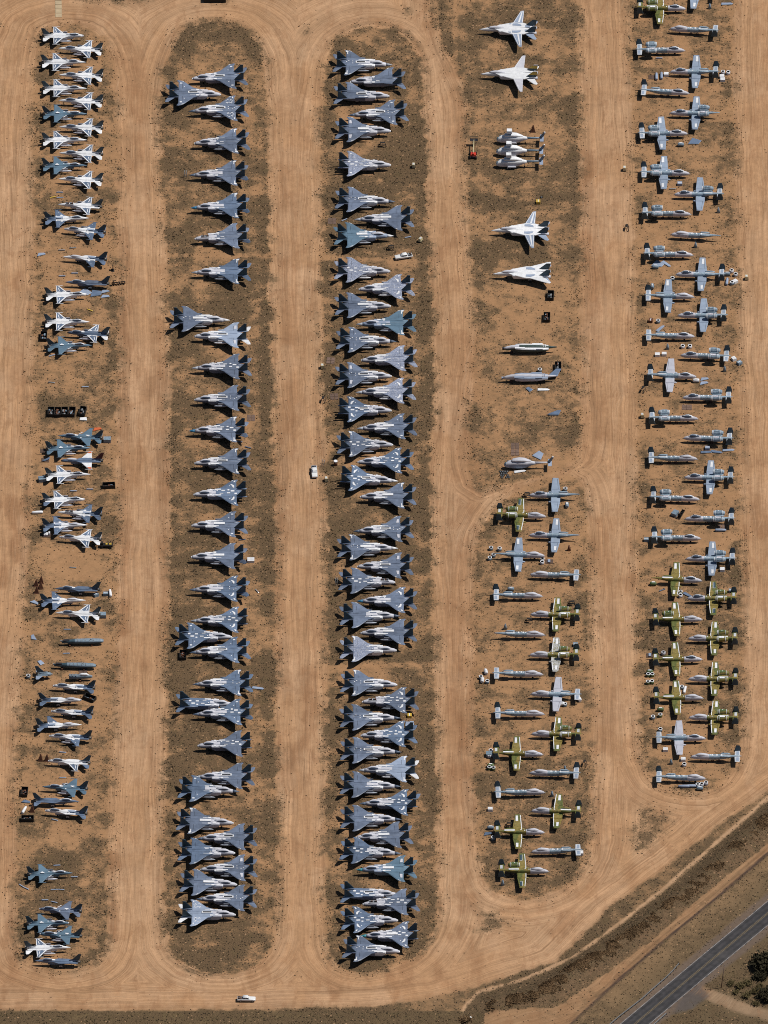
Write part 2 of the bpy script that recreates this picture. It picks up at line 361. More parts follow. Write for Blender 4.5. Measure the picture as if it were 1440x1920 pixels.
mixc(sb*.8, c3(.25,.15,.078)); mixc(bermm*.8, c3(.145,.088,.050)); mixc(dk*.8, c3(.065,.052,.030)); mixc(trl*.9, tan_l*.9)
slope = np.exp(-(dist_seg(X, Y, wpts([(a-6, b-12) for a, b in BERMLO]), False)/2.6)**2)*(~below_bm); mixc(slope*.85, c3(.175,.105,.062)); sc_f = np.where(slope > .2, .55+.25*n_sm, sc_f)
mixc(lo_m*.9, c3(.34,.20,.108)); mixc(band([(a-2,b-9) for a, b in DARKLN], .5, .5)*.6, c3(.15,.09,.05)); mixc(lo_m*.3*S(.5,.65,n_str), red)
mixc(field*.85, c3(.165,.115,.065)); mixc(field*.75*S(6, 17, dist_seg(X, Y, wpts(DARKLN), False)+wob)*(.6+.4*n_mid), c3(.088,.070,.040)); mixc(field*.5*(1-S(2,9,dist_seg(X, Y, wpts(DARKLN), False))), c3(.30,.185,.10)); mixc(dline*1.0, c3(.075,.05,.04)); mixc(dr*.9, c3(.30,.20,.125)); mixc(shoulder*.75, c3(.155,.115,.095))
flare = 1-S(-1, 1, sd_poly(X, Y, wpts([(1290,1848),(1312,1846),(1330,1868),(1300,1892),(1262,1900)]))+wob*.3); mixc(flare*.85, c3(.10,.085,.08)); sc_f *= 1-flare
mixc(np.where(bot, .8, 0), c3(.16,.125,.06))
conc = None
# ---- relief: berm and ditch beyond the perimeter road, nothing taller than a hand elsewhere
Z = 1.5*np.exp(-(bm_d/3.4)**2)*S(.0, 6.0, dist_seg(X, Y, wpts([(880,1960),(905,1895),(890,1850)]), False)) - .55*dk*(1-bermm)
Z = Z+scrub*(n_sm-.5)*.10*(dmin < -3)*0
fade = S(135, 200, np.hypot(X*.9, Y*.45)); 
Z = Z*(1-fade)
far = S(300, 2500, np.hypot(X, Y)); Z = Z-0*far
# along/across coordinates for the wheel streaks: they run parallel to the nearest edge
dd = np.where(below, re_d, np.minimum(np.maximum(dmin, -1), re_d))
arcs = [[(0,1560),(30,1562),(16,1580),(14,1610),(28,1618)],[(0,1706),(26,1710)],[(225,1265),(245,1268),(270,1266)],[(510,540),(530,480),(560,462),(598,470)],
        [(1080,640),(1110,700),(1112,790),(1100,800)],[(1184,380),(1186,300)],[(1400,800),(1440,770)],[(660,1855),(690,1878),(740,1866)],[(20,205),(50,190),(58,170)],[(290,860),(310,740)],
        [(1180,432),(1206,456)],[(505,131),(520,125),(518,110)],[(500,720),(515,735),(500,765)],[(830,270),(850,300),(842,360)],[(1110,1500),(1140,1480),(1180,1500)],[(1120,1740),(1180,1690),(1260,1610)]]
ar = random.Random(5)
for lx, sgn in ((12,1),(250,-1),(285,1),(530,-1),(590,1),(830,-1),(865,1),(1120,-1),(1165,1),(1405,-1),(250,-1),(540,-1),(570,1),(845,-1),(1140,1),(1130,-1)):
    for _ in range(3):                                   # tyre arcs turning off the lanes towards the parking spots
        y0 = ar.uniform(60, 1700); w_ = ar.uniform(14, 38)*sgn; h_ = ar.choice((-1, 1))*ar.uniform(25, 70); x0 = lx+ar.uniform(-12, 12)
        if y0 > 1350 and lx > 1000: continue
        for g_ in (0, 9*(1 if ar.random() < .5 else -1)): arcs.append([(x0+g_, y0), (x0+w_*.12+g_*.9, y0+h_*.4), (x0+w_*.42+g_*.5, y0+h_*.75), (x0+w_*1.0, y0+h_*.98+g_*.4)])
arc = np.full(X.shape, 99., np.float32)
for a in arcs: arc = np.minimum(arc, dist_seg(X, Y, wpts(list(map(tuple, smooth_poly(a, 0)))), False))

me = bpy.data.meshes.new('ground'); nv = nx*ny
co = np.stack([X, Y, Z], -1).reshape(-1, 3).astype(np.float32)
idx = np.arange(nv).reshape(ny, nx); quads = np.stack([idx[:-1, :-1], idx[:-1, 1:], idx[1:, 1:], idx[1:, :-1]], -1).reshape(-1, 4)
me.vertices.add(nv); me.vertices.foreach_set('co', co.ravel())
nf = len(quads); me.loops.add(nf*4); me.loops.foreach_set('vertex_index', quads.ravel().astype(np.int32))
me.polygons.add(nf); me.polygons.foreach_set('loop_start', np.arange(0, nf*4, 4, dtype=np.int32)); me.polygons.foreach_set('loop_total', np.full(nf, 4, np.int32))
me.update(calc_edges=True); me.polygons.foreach_set('use_smooth', np.ones(nf, bool))
def attr(name, a, t='FLOAT'):
    at = me.attributes.new(name, t, 'POINT'); at.data.foreach_set('vector' if t == 'FLOAT_VECTOR' else 'value', np.ascontiguousarray(a, np.float32).ravel())
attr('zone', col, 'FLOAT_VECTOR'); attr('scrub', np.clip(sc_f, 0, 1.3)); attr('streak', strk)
attr('flow', np.stack([np.clip(dd, -2, 60), Y, np.where(below, 9, isl_d.argmin(0))*31.7], -1), 'FLOAT_VECTOR'); attr('arc', np.clip(arc, 0, 99))
def gz(x, y):                                            # height of the ground at a point
    i = int(np.clip(np.searchsorted(gx, x), 1, nx-1)); j = int(np.clip(np.searchsorted(gy, y), 1, ny-1)); return float(Z[j, i])
def gval(A, x, y):
    i = int(np.clip(np.searchsorted(gx, x), 1, nx-1)); j = int(np.clip(np.searchsorted(gy, y), 1, ny-1)); return float(A[j, i])

gm = bpy.data.materials.new('desert_dirt_and_scrub'); nt, b = nodes(gm); N = nt.nodes.new; L = nt.links.new
def AT(n, out): a = N('ShaderNodeAttribute'); a.attribute_name = n; return a.outputs[out]
def MATH(op, a, b_=None, c=None, clamp=False):
    n = N('ShaderNodeMath'); n.operation = op; n.use_clamp = clamp
    for i, v in enumerate((a, b_, c)):
        if v is None: continue
        if isinstance(v, (int, float)): n.inputs[i].default_value = v
        else: L(v, n.inputs[i])
    return n.outputs[0]
def MR(v, a, b_, c, d, smooth=True):
    n = N('ShaderNodeMapRange'); n.interpolation_type = 'SMOOTHSTEP' if smooth else 'LINEAR'
    L(v, n.inputs[0])
    for i, q in enumerate((a, b_, c, d)):
        if isinstance(q, (int, float)): n.inputs[i+1].default_value = q
        else: L(q, n.inputs[i+1])
    return n.outputs[0]
def NOISE(vec, scale, det=4, rough=.55, dist=0):
    n = N('ShaderNodeTexNoise'); n.inputs['Scale'].default_value = scale; n.inputs['Detail'].default_value = det; n.inputs['Roughness'].default_value = rough; n.inputs['Distortion'].default_value = dist
    L(vec, n.inputs['Vector']); return n.outputs[0]
def MIX(f, a, b_):
    n = N('ShaderNodeMix'); n.data_type = 'RGBA'
    if isinstance(f, (int, float)): n.inputs[0].default_value = f
    else: L(f, n.inputs[0])
    for i, v in ((6, a), (7, b_)):
        if isinstance(v, tuple): n.inputs[i].default_value = (*v, 1)
        else: L(v, n.inputs[i])
    return n.outputs[2]
def MIX0(f, a, b_):
    n = N('ShaderNodeMix'); n.data_type = 'FLOAT'; L(f, n.inputs[0]); n.inputs[2].default_value = a; L(b_, n.inputs[3]); return n.outputs[0]
def SCALE(v, s):
    n = N('ShaderNodeVectorMath'); n.operation = 'SCALE'; L(v, n.inputs[0])
    if isinstance(s, (int, float)): n.inputs['Scale'].default_value = s
    else: L(s, n.inputs['Scale'])
    return n.outputs[0]
def MUL(v, t):
    n = N('ShaderNodeVectorMath'); n.operation = 'MULTIPLY'; L(v, n.inputs[0]); n.inputs[1].default_value = t; return n.outputs[0]
geo = N('ShaderNodeNewGeometry'); P = geo.outputs['Position']
zone = AT('zone', 'Vector'); scr = AT('scrub', 'Fac'); stk = AT('streak', 'Fac'); flow0 = AT('flow', 'Vector'); arcd = AT('arc', 'Fac')
# wheel streaks
cxw = N('ShaderNodeCombineXYZ'); L(MATH('MULTIPLY', MATH('SUBTRACT', NOISE(MUL(P, (1., .55, 1.)), .07, 3, .6), .5), 3.0), cxw.inputs[0]); adw = N('ShaderNodeVectorMath'); adw.operation = 'ADD'; L(flow0, adw.inputs[0]); L(cxw.outputs[0], adw.inputs[1]); flow = adw.outputs[0]
stk = MATH('MULTIPLY', stk, MR(NOISE(MUL(P, (1., .5, 1.)), .055, 3, .6), .40, .62, .80, 1.))
f1 = MUL(flow, (1.7, .035, 1.)); f2 = MUL(flow, (6.5, .06, 1.)); f3 = MUL(flow, (.35, .02, 1.))
wn1 = NOISE(MUL(flow, (.05, .012, 1.)), 1.0, 2); wn2 = NOISE(MUL(flow, (.07, .02, .7)), 1.0, 2)
def WARP(vec, n_, amt):
    cx = N('ShaderNodeCombineXYZ'); L(MATH('MULTIPLY', MATH('SUBTRACT', n_, .5), amt), cx.inputs[0]); a = N('ShaderNodeVectorMath'); a.operation = 'ADD'; L(vec, a.inputs[0]); L(cx.outputs[0], a.inputs[1]); return a.outputs[0]
fw1 = WARP(flow, wn1, 9.0); fw2 = WARP(flow, wn2, -12.0)
s4 = NOISE(MUL(fw1, (3.2, .03, 1.)), 1.0, 2, .5); s5 = NOISE(MUL(fw2, (2.4, .03, 1.)), 1.0, 3, .6)
s1 = NOISE(f1, 1.0, 3, .6, .3); s2 = NOISE(f2, 1.0, 2, .5); s3 = NOISE(f3, 1.0, 3, .5, .6)
sA = NOISE(MUL(fw1, (.75, .013, 1.)), 1.0, 3, .6); sB = NOISE(MUL(flow, (2.3, .022, .6)), 1.0, 2, .55)
st = MATH('ADD', MATH('MULTIPLY', s1, .5), MATH('ADD', MATH('MULTIPLY', s2, .25), MATH('MULTIPLY', s3, .25)))
gr = NOISE(P, 3.2, 5, .7); gl = NOISE(P, .09, 4, .6); g5 = NOISE(P, .6, 4, .65)
dark1 = MATH('MULTIPLY', MR(st, .50, .36, 0., 1.), stk)
lite1 = MATH('MULTIPLY', MR(st, .52, .66, 0., 1.), stk)
dark2 = MATH('MULTIPLY', MR(s4, .40, .33, 0., 1.), stk); lite2 = MATH('MULTIPLY', MR(s5, .58, .68, 0., 1.), stk)
mot = MATH('MULTIPLY', MR(NOISE(MUL(P, (1., .45, 1.)), .30, 6, .7, .6), .50, .62, 0., 1.), stk)
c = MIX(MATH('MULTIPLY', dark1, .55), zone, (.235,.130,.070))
c = MIX(MATH('MULTIPLY', lite1, .26), c, (.53,.36,.23))
c = SCALE(c, MR(MIX0(stk, .5, sA), .34, .66, .86, 1.08)); c = SCALE(c, MR(MIX0(stk, .5, sB), .34, .66, .88, 1.07)); c = MIX(MATH('MULTIPLY', dark2, .42), c, (.215,.108,.052)); c = MIX(MATH('MULTIPLY', lite2, .22), c, (.54,.37,.235)); c = MIX(MATH('MULTIPLY', mot, .36), c, (.27,.135,.068))
c = SCALE(c, MR(gr, .3, .7, .86, 1.12, False)); c = SCALE(c, MR(gl, .35, .65, .92, 1.07, False)); c = SCALE(c, MR(g5, .3, .7, .90, 1.08, False))
# thin tyre arcs
al = MATH('MULTIPLY', MR(arcd, .06, .24, .38, 0.), MR(g5, .35, .5, .3, 1.))
c = MIX(al, c, (.17,.10,.055))
# scrub: dry dark grass in broken patches, with bare soil showing through
v1 = NOISE(P, .28, 5, .62, .4); v2 = NOISE(P, 1.5, 5, .72, .3); v3 = NOISE(MUL(P, (1.4, 2.2, 1.)), 3.4, 4, .75)
th = MATH('SUBTRACT', .620, MATH('MULTIPLY', scr, .215))
vv = MATH('ADD', MATH('MULTIPLY', v1, .30), MATH('ADD', MATH('MULTIPLY', v2, .34), MATH('MULTIPLY', v3, .36)))
veg = MR(vv, MATH('SUBTRACT', th, .045), MATH('ADD', th, .04), 0., 1.)
vegc = MIX(MR(v3, .43, .56, 0., 1.), (.017,.013,.009), (.185,.124,.070))
vegc = MIX(MR(NOISE(P, .35, 3), .52, .66, 0., .25), vegc, (.095,.078,.036))
c = MIX(MATH('MULTIPLY', MATH('MULTIPLY', scr, MR(v1, .4, .6, .1, .8)), MR(v2, .35, .6, 1., .25)), c, (.140,.090,.049))
c = MIX(MATH('MULTIPLY', veg, .9), c, vegc)
# dark dots: single dry tufts seen from above; pale dots: stones
vo = N('ShaderNodeTexVoronoi'); vo.inputs['Scale'].default_value = 1.45; vo.inputs['Randomness'].default_value = 1.0; L(P, vo.inputs['Vector'])
vc = N('ShaderNodeSeparateColor'); L(vo.outputs['Color'], vc.inputs[0])
dotm = MATH('LESS_THAN', vo.outputs['Distance'], MATH('MULTIPLY', vc.outputs[1], .44))
dots = MATH('MULTIPLY', dotm, MATH('LESS_THAN', vc.outputs[0], MATH('MULTIPLY', scr, 1.05)))
c = MIX(MATH('MULTIPLY', dots, .88), c, (.020,.016,.011))
vo2 = N('ShaderNodeTexVoronoi'); vo2.inputs['Scale'].default_value = 1.0; L(P, vo2.inputs['Vector'])
vc2 = N('ShaderNodeSeparateColor'); L(vo2.outputs['Color'], vc2.inputs[0])
st2 = MATH('MULTIPLY', MATH('LESS_THAN', vo2.outputs['Distance'], MATH('MULTIPLY', vc2.outputs[1], .30)), MATH('LESS_THAN', vc2.outputs[0], MATH('MULTIPLY', scr, .40)))
c = MIX(MATH('MULTIPLY', st2, .75), c, (.40,.245,.140))
# lone specks on the bare lanes
vo3 = N('ShaderNodeTexVoronoi'); vo3.inputs['Scale'].default_value = .33; L(P, vo3.inputs['Vector'])
c = MIX(MATH('MULTIPLY', MATH('LESS_THAN', vo3.outputs['Distance'], .10), MR(NOISE(P, .05, 2), .5, .6, 0., .6)), c, (.09,.055,.032))
L(c, b.inputs['Base Color']); b.inputs['Roughness'].default_value = .95; b.inputs['Specular IOR Level'].default_value = .1
bp = N('ShaderNodeBump'); bp.inputs['Strength'].default_value = .55; bp.inputs['Distance'].default_value = .22
hh = MATH('ADD', MATH('MULTIPLY', gr, .35), MATH('ADD', MATH('MULTIPLY', MATH('ADD', v2, v3), MATH('ADD', .15, scr)), MATH('MULTIPLY', MATH('MULTIPLY', st, stk), .4)))
L(hh, bp.inputs['Height']); L(bp.outputs[0], b.inputs['Normal'])
me.materials.append(gm)
go = bpy.data.objects.new('ground', me); COL.objects.link(go); go['kind'] = 'structure'

# ---- road with its lines
def ribbon(line, off0, off1, z, nseg=60):
    pts = np.array(wpts(line)); d = np.gradient(pts, axis=0)
    seg = np.concatenate([[0], np.cumsum(np.hypot(*np.diff(pts, axis=0).T))]); t = np.linspace(0, seg[-1], nseg)
    xx = np.interp(t, seg, pts[:, 0]); yy = np.interp(t, seg, pts[:, 1]); dx = np.gradient(xx); dy = np.gradient(yy); l = np.hypot(dx, dy); nxx, nyy = -dy/l, dx/l
    vs = []; fs = []
    for i in range(nseg):
        vs += [(xx[i]+nxx[i]*off0, yy[i]+nyy[i]*off0, z), (xx[i]+nxx[i]*off1, yy[i]+nyy[i]*off1, z)]
        if i: fs.append((2*i-2, 2*i-1, 2*i+1, 2*i))
    return vs, fs
rm = bpy.data.materials.new('worn_asphalt'); nt, b = nodes(rm); N = nt.nodes.new; L = nt.links.new
at = N('ShaderNodeAttribute'); at.attribute_name = 'across'; ac = at.outputs['Fac']; geo = N('ShaderNodeNewGeometry'); P = geo.outputs['Position']
wv = MATH('ABSOLUTE', ac); lane = MATH('ABSOLUTE', MATH('SUBTRACT', wv, 1.85)); wheel = MATH('ABSOLUTE', MATH('SUBTRACT', lane, .85))
cc = MIX(MR(wheel, .0, .6, .75, 0.), (.040,.037,.040), (.021,.021,.024))
cc = SCALE(cc, MR(NOISE(P, .5, 5), .3, .7, .7, 1.3)); cc = MIX(MATH('MULTIPLY', MR(wv, 3.3, 4.0, 0., 1.), MR(NOISE(P, .8, 4), .4, .55, 0., 1.)), cc, (.19,.14,.11)); cc = MIX(MR(NOISE(P, .12, 3), .5, .7, 0., .3), cc, (.10,.09,.085))
L(cc, b.inputs['Base Color']); b.inputs['Roughness'].default_value = .85
rb = MB(); vs, fs = ribbon(ROAD_MID, -4.0, 4.0, .05, 90)
nacr = 16; pv = []; av = []
for i in range(0, len(vs), 2):
    a, q = vs[i], vs[i+1]
    for k in range(nacr+1): t = k/nacr; pv.append((a[0]+(q[0]-a[0])*t, a[1]+(q[1]-a[1])*t, .05)); av.append(-4+8*t)
pf = [(i*(nacr+1)+k, i*(nacr+1)+k+1, (i+1)*(nacr+1)+k+1, (i+1)*(nacr+1)+k) for i in range(89) for k in range(nacr)]
rme = bpy.data.meshes.new('road'); rme.from_pydata(pv, [], pf); aa = rme.attributes.new('across', 'FLOAT', 'POINT'); aa.data.foreach_set('value', av); rme.materials.append(rm)
ro = bpy.data.objects.new('road', rme); COL.objects.link(ro); ro['kind'] = 'structure'
M['yline'] = paint('faded_yellow_line', (.20,.15,.08), .8, .4, 1.0); M['wline'] = paint('faded_white_line', (.32,.31,.31), .8, .4, .7)
mk = MB()
for o0, m_ in ((-.28,0),(.14,0),(-3.72,1),(3.58,1)): vs, fs = ribbon(ROAD_MID, o0, o0+.15, .085, 90); mk.add(vs, fs, m_)
mo = mk.build('road_markings', [M['yline'], M['wline']]); mo['kind'] = 'structure'
# concrete strip at the head of the yard
cs = MB(); p = [W(103,-30), W(115,-30), W(116,33), W(104,33)]
for k in range(8):
    t0, t1 = k/8+.006, (k+1)/8-.006; q = lambda a, c_, t: (a[0]+(c_[0]-a[0])*t, a[1]+(c_[1]-a[1])*t)
    cs.poly([q(p[0],p[3],t0), q(p[1],p[2],t0), q(p[1],p[2],t1), q(p[0],p[3],t1)], .07, 0, .04)
M['concrete'] = paint('pale_concrete', (.50,.39,.25), .9, .15, .6); tmp = cs.build('concrete_path', [M['concrete']]); tmp['kind'] = 'structure'
# a small cast-in slab off the road junction is left as bare dirt

# ---------------------------------------------------------------- low desert growth (nobody could count it)
def tufts(name, pos, mat, blades=5):
    """pos: (x, y, radius, height)"""
    vs = []; fs = []; rr = random.Random(hash(name) % 1000 if False else len(name))
    for (x, y, r, h) in pos:
        z = gz(x, y)-.02; b0 = len(vs); n = blades
        for k in range(n):
            t = 2*PI*(k+rr.random()*.6)/n; q = r*(.55+.75*rr.random()); hz = h*(.25+.75*rr.random()); ow = .45+.3*rr.random()
            c_, s_ = math.cos(t), math.sin(t); vs += [(x+c_*r*.1-s_*r*ow*.6, y+s_*r*.1+c_*r*ow*.6, z), (x+c_*r*.1+s_*r*ow*.6, y+s_*r*.1-c_*r*ow*.6, z), (x+c_*q, y+s_*q, z+hz*.55), (x+c_*q*.3, y+s_*q*.3, z+hz)]
            i = len(vs)-4; fs += [(i, i+1, i+2), (i, i+2, i+3), (i+1, i+3, i+2)]
    m_ = bpy.data.meshes.new(name); m_.from_pydata(vs, [], fs); m_.materials.append(mat)
    o = bpy.data.objects.new(name, m_); COL.objects.link(o); o['kind'] = 'stuff'; return o
M['scrubleaf'] = paint('dry_scrub_leaves', (.060,.047,.026), .9, .4, .5, .0, spec=.05)
M['brush'] = paint('brown_dry_brush', (.20,.128,.07), .9, .5, .35, .0, spec=.05)
M['straw'] = paint('straw_grass', (.20,.145,.078), .9, .3, .4, .0, spec=.05)
tr = np.random.RandomState(11); P1 = []
tx = tr.uniform(-128, 128, 330000); ty = tr.uniform(-275, 275, 330000)
ii = np.clip(np.searchsorted(gx, tx), 1, nx-1); jj = np.clip(np.searchsorted(gy, ty), 1, ny-1)
dens_p = sc_f[jj, ii]; edge = np.exp(-((dmin[jj, ii]+.6)/2.8)**2); clus = S(.42, .62, vnoise(tx, ty, 4.0, 21))
pr = np.clip(.20*dens_p+.50*edge*clus, 0, 1)*(.3+.7*clus); keep = tr.rand(len(tx)) < pr*1.1
rp = road_d[jj, ii] > 4.6
for x, y in zip(tx[keep & rp], ty[keep & rp]):
    q = tr.rand(); P1.append((float(x), float(y), .11+.18*q*q, .12+.25*q))
tr.shuffle(P1); P1 = P1[:46000]
tag(tufts('scrub_tufts', P1, M['scrubleaf'], 4), 'small dark dry tufts dotted over the parking islands', 'scrub')
P2 = []
for _ in range(13000):
    t = tr.rand(); k = min(int(t*(len(BERM)-1)), len(BERM)-2); f = t*(len(BERM)-1)-k
    a, q = BERM[k], BERM[k+1]; x, y = W(a[0]+(q[0]-a[0])*f, a[1]+(q[1]-a[1])*f); off = tr.normal(-.3, 1.15)
    dx_, dy_ = W(*q)[0]-W(*a)[0], W(*q)[1]-W(*a)[1]; l = math.hypot(dx_, dy_); x += -dy_/l*off+tr.normal(0, .6); y += dx_/l*off+tr.normal(0, .6)
    if vnoise(np.array([x]), np.array([y]), 3.5, 31)[0] < .44+.05*abs(off): continue
    if x < 140: r_ = .18+.5*tr.rand()**2; P2.append((x, y, r_, r_*.8))
tag(tufts('dry_brush', P2, M['brush'], 7), 'brown dry brush growing along the earth berm', 'brush')
P3 = []
for _ in range(30000):
    x = tr.uniform(-120, 130); y = tr.uniform(-285, -100); a, q = PX(np.array([x]), np.array([y])); a = a[0]; q = q[0]
    if gval(road_d, x, y) < 5.2 or gval(dr, x, y) > .3: continue
    if gval(field, x, y) > .5 or (q > 1899 and a < 900):
        if vnoise(np.array([x]), np.array([y]), 3.0, 33)[0] > .47: P3.append((x, y, .12+.16*tr.rand(), .12+.2*tr.rand()))
tag(tufts('verge_grass', P3, M['straw'], 4), 'straw coloured grass on the verges beside the paved road', 'grass')
# ================================================================ AIRCRAFT PROTOTYPES (local +X = nose, origin on the ground under the middle)
# station s is metres aft of the nose; x = S0 - s
MESH = {}
def mirror(pts): return [(a, -b_) for a, b_ in pts]
def wheel(m, x, y, z, r, w, mat=1): m.cyl((x, y-w/2, z), (x, y+w/2, z), r, n=12, mat=mat)

# ---------------- twin-fin fighter (19.4 m)
S15 = 10.0
def x15(*p): return [(S15-a, b_) for a, b_ in p]
def f15_body(key):
    """key: (dorsal, pattern, nose)  dorsal o/f/n; pattern 0..5; slots: paint, white, dark"""
    dors, pat, trunc = key
    m = MB(); L_ = lambda s, w, a, c, p: (S15-s, 0, w, a, c, p)
    pale = 1
    def mf(j, k, n):                                     # forward fuselage: sprayed pale on its upper side
        return 3 if (j < 6) and (n*.02 < k+.5 < n*.48) else 0
    first = [L_(2.15,.62,1.55,2.72,2.1)] if not trunc else [L_(1.75,.46,1.62,2.52,2), L_(2.15,.62,1.55,2.72,2.1)]
    m.loft(first+[L_(3.2,.74,1.35,2.95,2.2), L_(4.5,.80,1.25,3.02,2.4), L_(6.0,.84,1.2,3.05,2.6), L_(7.2,.86,1.2,3.10,2.8), L_(8.6,.86,1.3,3.16,3), L_(11,.86,1.35,3.14,3), L_(14,.86,1.5,3.0,3), L_(16.6,.55,1.9,2.8,2.5), L_(17.6,.25,2.2,2.6,2)], n=16, matf=mf)
    if trunc: m.loft([L_(1.35,.30,1.80,2.30,2), L_(1.8,.44,1.66,2.48,2)], n=12, mat=1)
    for s_ in (1, -1):
        q = lambda s, y, w, a, c, p: (S15-s, s_*y, w, a, c, p)
        m.loft([q(5.75,1.28,.48,2.35,2.93,5), q(6.1,1.28,.52,1.6,2.98,5), q(7.0,1.28,.55,1.15,3.0,5), q(9.2,1.28,.58,1.1,3.0,4), q(12.5,1.22,.66,1.15,2.96,3.5), q(15.2,1.05,.72,1.35,2.90,2.6), q(16.9,.92,.62,1.65,2.80,2.1)], n=14, matf=lambda j, k_, n: 1 if (j < 3 and .02 < (k_+.5)/n < .48 and pat in (0, 2, 4)) else 3 if (j < 3 and (k_+.5)/n < .5) else 0)
        m.box(S15-6.05, S15-5.95, s_*1.28-.42, s_*1.28+.42, 1.5, 2.7, 2)
        m.loft([q(12.5,1.95,.28,2.55,2.95,4), q(15,2.05,.34,2.4,2.95,4), q(18.0,2.1,.28,2.5,2.85,3), q(18.7,2.1,.12,2.58,2.78,2)], n=10)
        if pat != 9:
            m.plate([(S15-a, s_*b_) for a, b_ in ((7.6,1.6),(9.4,2.0),(15.2,2.0),(15.2,.7),(7.6,.7))], 2.86, .22, edge=.05)
    z = 3.19
    Q = lambda a, c, y0, y1, zz=z, mt=1: m.quad(S15-a, S15-c, y0, y1, zz, mt)
    if dors == 'o':
        Q(8.7,12.1,.30,.52); Q(8.7,12.1,-.52,-.30); Q(8.7,9.05,-.30,.30); Q(11.75,12.1,-.30,.30); Q(9.05,11.75,-.27,.27, 3.165, 2)
    elif dors == 'f': Q(8.6,12.1,-.52,.52)
    elif dors == 'n': Q(9.8,11.0,.62,.86, 3.1); Q(8.9,9.3,-.7,-.4, 3.17)
    rr = random.Random(pat*7+3)
    zs = 3.03
    for s_ in (1, -1):                                   # taped shoulder panels over the intakes
        a = 6.3
        if pat in (0, 2, 4): Q(6.6, 9.4, s_*1.02, s_*1.74, zs); Q(9.4, 10.2, s_*1.1, s_*1.5, zs)
        elif pat in (1, 3):
            Q(6.9, 8.0, s_*1.0, s_*1.45, zs); Q(8.6, 9.5, s_*1.1, s_*1.75, zs)
        else:
            Q(6.6, 7.3, s_*1.1, s_*1.7, zs); Q(7.6, 8.1, s_*1.0, s_*1.35, zs); Q(8.4, 10.3, s_*1.25, s_*1.75, zs)
    if pat in (0, 2, 3, 4): Q(8.8, 11.4, -1.5, -1.32, 2.99)
    if pat in (0, 1, 3): Q(9.6, 11.2, 1.32, 1.5, 2.99)
    if pat in (0, 2):
        for (a, y_) in ((12.9,.55),(12.9,-.55),(14.2,.75),(14.9,.2)): Q(a, a+.30, y_-.15, y_+.15, 3.02)
    if pat == 5:
        Q(12.2,13.2,.2,.75,3.05); Q(13.4,14.6,-.9,-.3,2.99); Q(12.4,13.0,-1.5,-.9,2.97); Q(14.6,15.4,.4,1.1,2.97); Q(10.4,11.6,-1.0,-.6,3.1)
    return m
def F15(dors, pat, trunc):
    k = ('f15', dors, pat, trunc)
    if k not in MESH: MESH[k] = f15_body((dors, pat, trunc)).mesh('twin_fin_fuselage', [M['grey'], M['white'], M['dark'], M['pale']])
    return MESH[k]
W15 = ((8.6,1.75),(10.2,2.45),(13.45,6.0),(14.2,6.5),(15.35,6.85),(15.85,6.65),(15.25,5.5),(15.3,1.75))
def f15_wing(side, pat):
    k = ('w15', side, pat)
    if k in MESH: return MESH[k]
    m = MB(); zf = lambda a, b_: -(abs(b_)-1.9)*.02
    m.plate([(S15-a, side*b_) for a, b_ in W15], 2.82, .24, edge=.28, zf=zf)
    P4 = lambda pts, mt=1: m.poly([(S15-a, side*b_) for a, b_ in pts], lambda a, b_: 2.955+zf(a, b_), mt, .02)
    if pat in (1, 3): P4(((14.75,5.5),(15.35,5.55),(15.55,6.25),(15.2,6.38),(14.5,6.05)))
    if pat == 1: P4(((14.7,5.6),(15.0,5.6),(14.9,4.4),(14.65,4.4)))
    if pat == 2: P4(((14.1,4.8),(14.8,4.8),(14.8,5.3),(14.1,5.3))); P4(((13.2,3.0),(13.5,3.0),(13.5,3.3),(13.2,3.3)))
    if pat == 4:                                         # speckled with tape
        q = random.Random(5)
        for _ in range(16):
            a = q.uniform(12.4,14.6); b_ = q.uniform(2.3,4.6)
            if a < 10.6+(b_-2.3)*.95: continue
            P4(((a,b_),(a+q.uniform(.2,.5),b_),(a+.3,b_+q.uniform(.12,.3)),(a-.05,b_+.2)))
        P4(((14.6,5.2),(14.9,5.2),(14.9,6.0),(14.6,6.0)))
    if pat == 5:                                         # broad white swathe ahead of the flap
        P4(((13.3,4.2),(13.8,4.2),(14.5,3.6),(14.6,2.4),(14.1,2.4),(13.9,3.3))); P4(((12.9,3.2),(13.2,3.2),(13.2,3.5),(12.9,3.5))); P4(((14.3,5.3),(14.8,5.3),(15.1,6.1),(14.7,6.1)))
    if pat == 6: P4(((14.0,3.0),(14.9,3.0),(14.9,4.8),(14.3,4.8)), 2)   # pale flap
    # flap gap and leading edge strip
    m.poly([(S15-a, side*b_) for a, b_ in ((13.45,5.86),(14.2,6.38),(14.35,6.28),(13.62,5.78))], lambda a, b_: 2.955+zf(a, b_), 1, .015)
    m.poly([(S15-a, side*b_) for a, b_ in ((13.92,2.05),(13.99,2.05),(14.03,4.5),(13.96,4.5))], lambda a, b_: 2.95+zf(a, b_), 3, .015)
    MESH[k] = m.mesh('twin_fin_wing', [M['grey'], M['white'], M['pale'], M['dark']]); return MESH[k]
def simple(k, fn, name, mats):
    if k not in MESH: m = MB(); fn(m); MESH[k] = m.mesh(name, mats)
    return MESH[k]
def fin15(m):
    m.plate([(S15-a, z) for a, z in ((14.9,2.85),(17.35,5.62),(18.25,5.62),(18.25,2.85))], 0, .14, axis='y', edge=.25)
    m.loft([(S15-17.2,0,.05,5.55,5.7,2),(S15-17.6,0,.11,5.52,5.76,2),(S15-18.5,0,.05,5.6,5.7,2)], n=8)
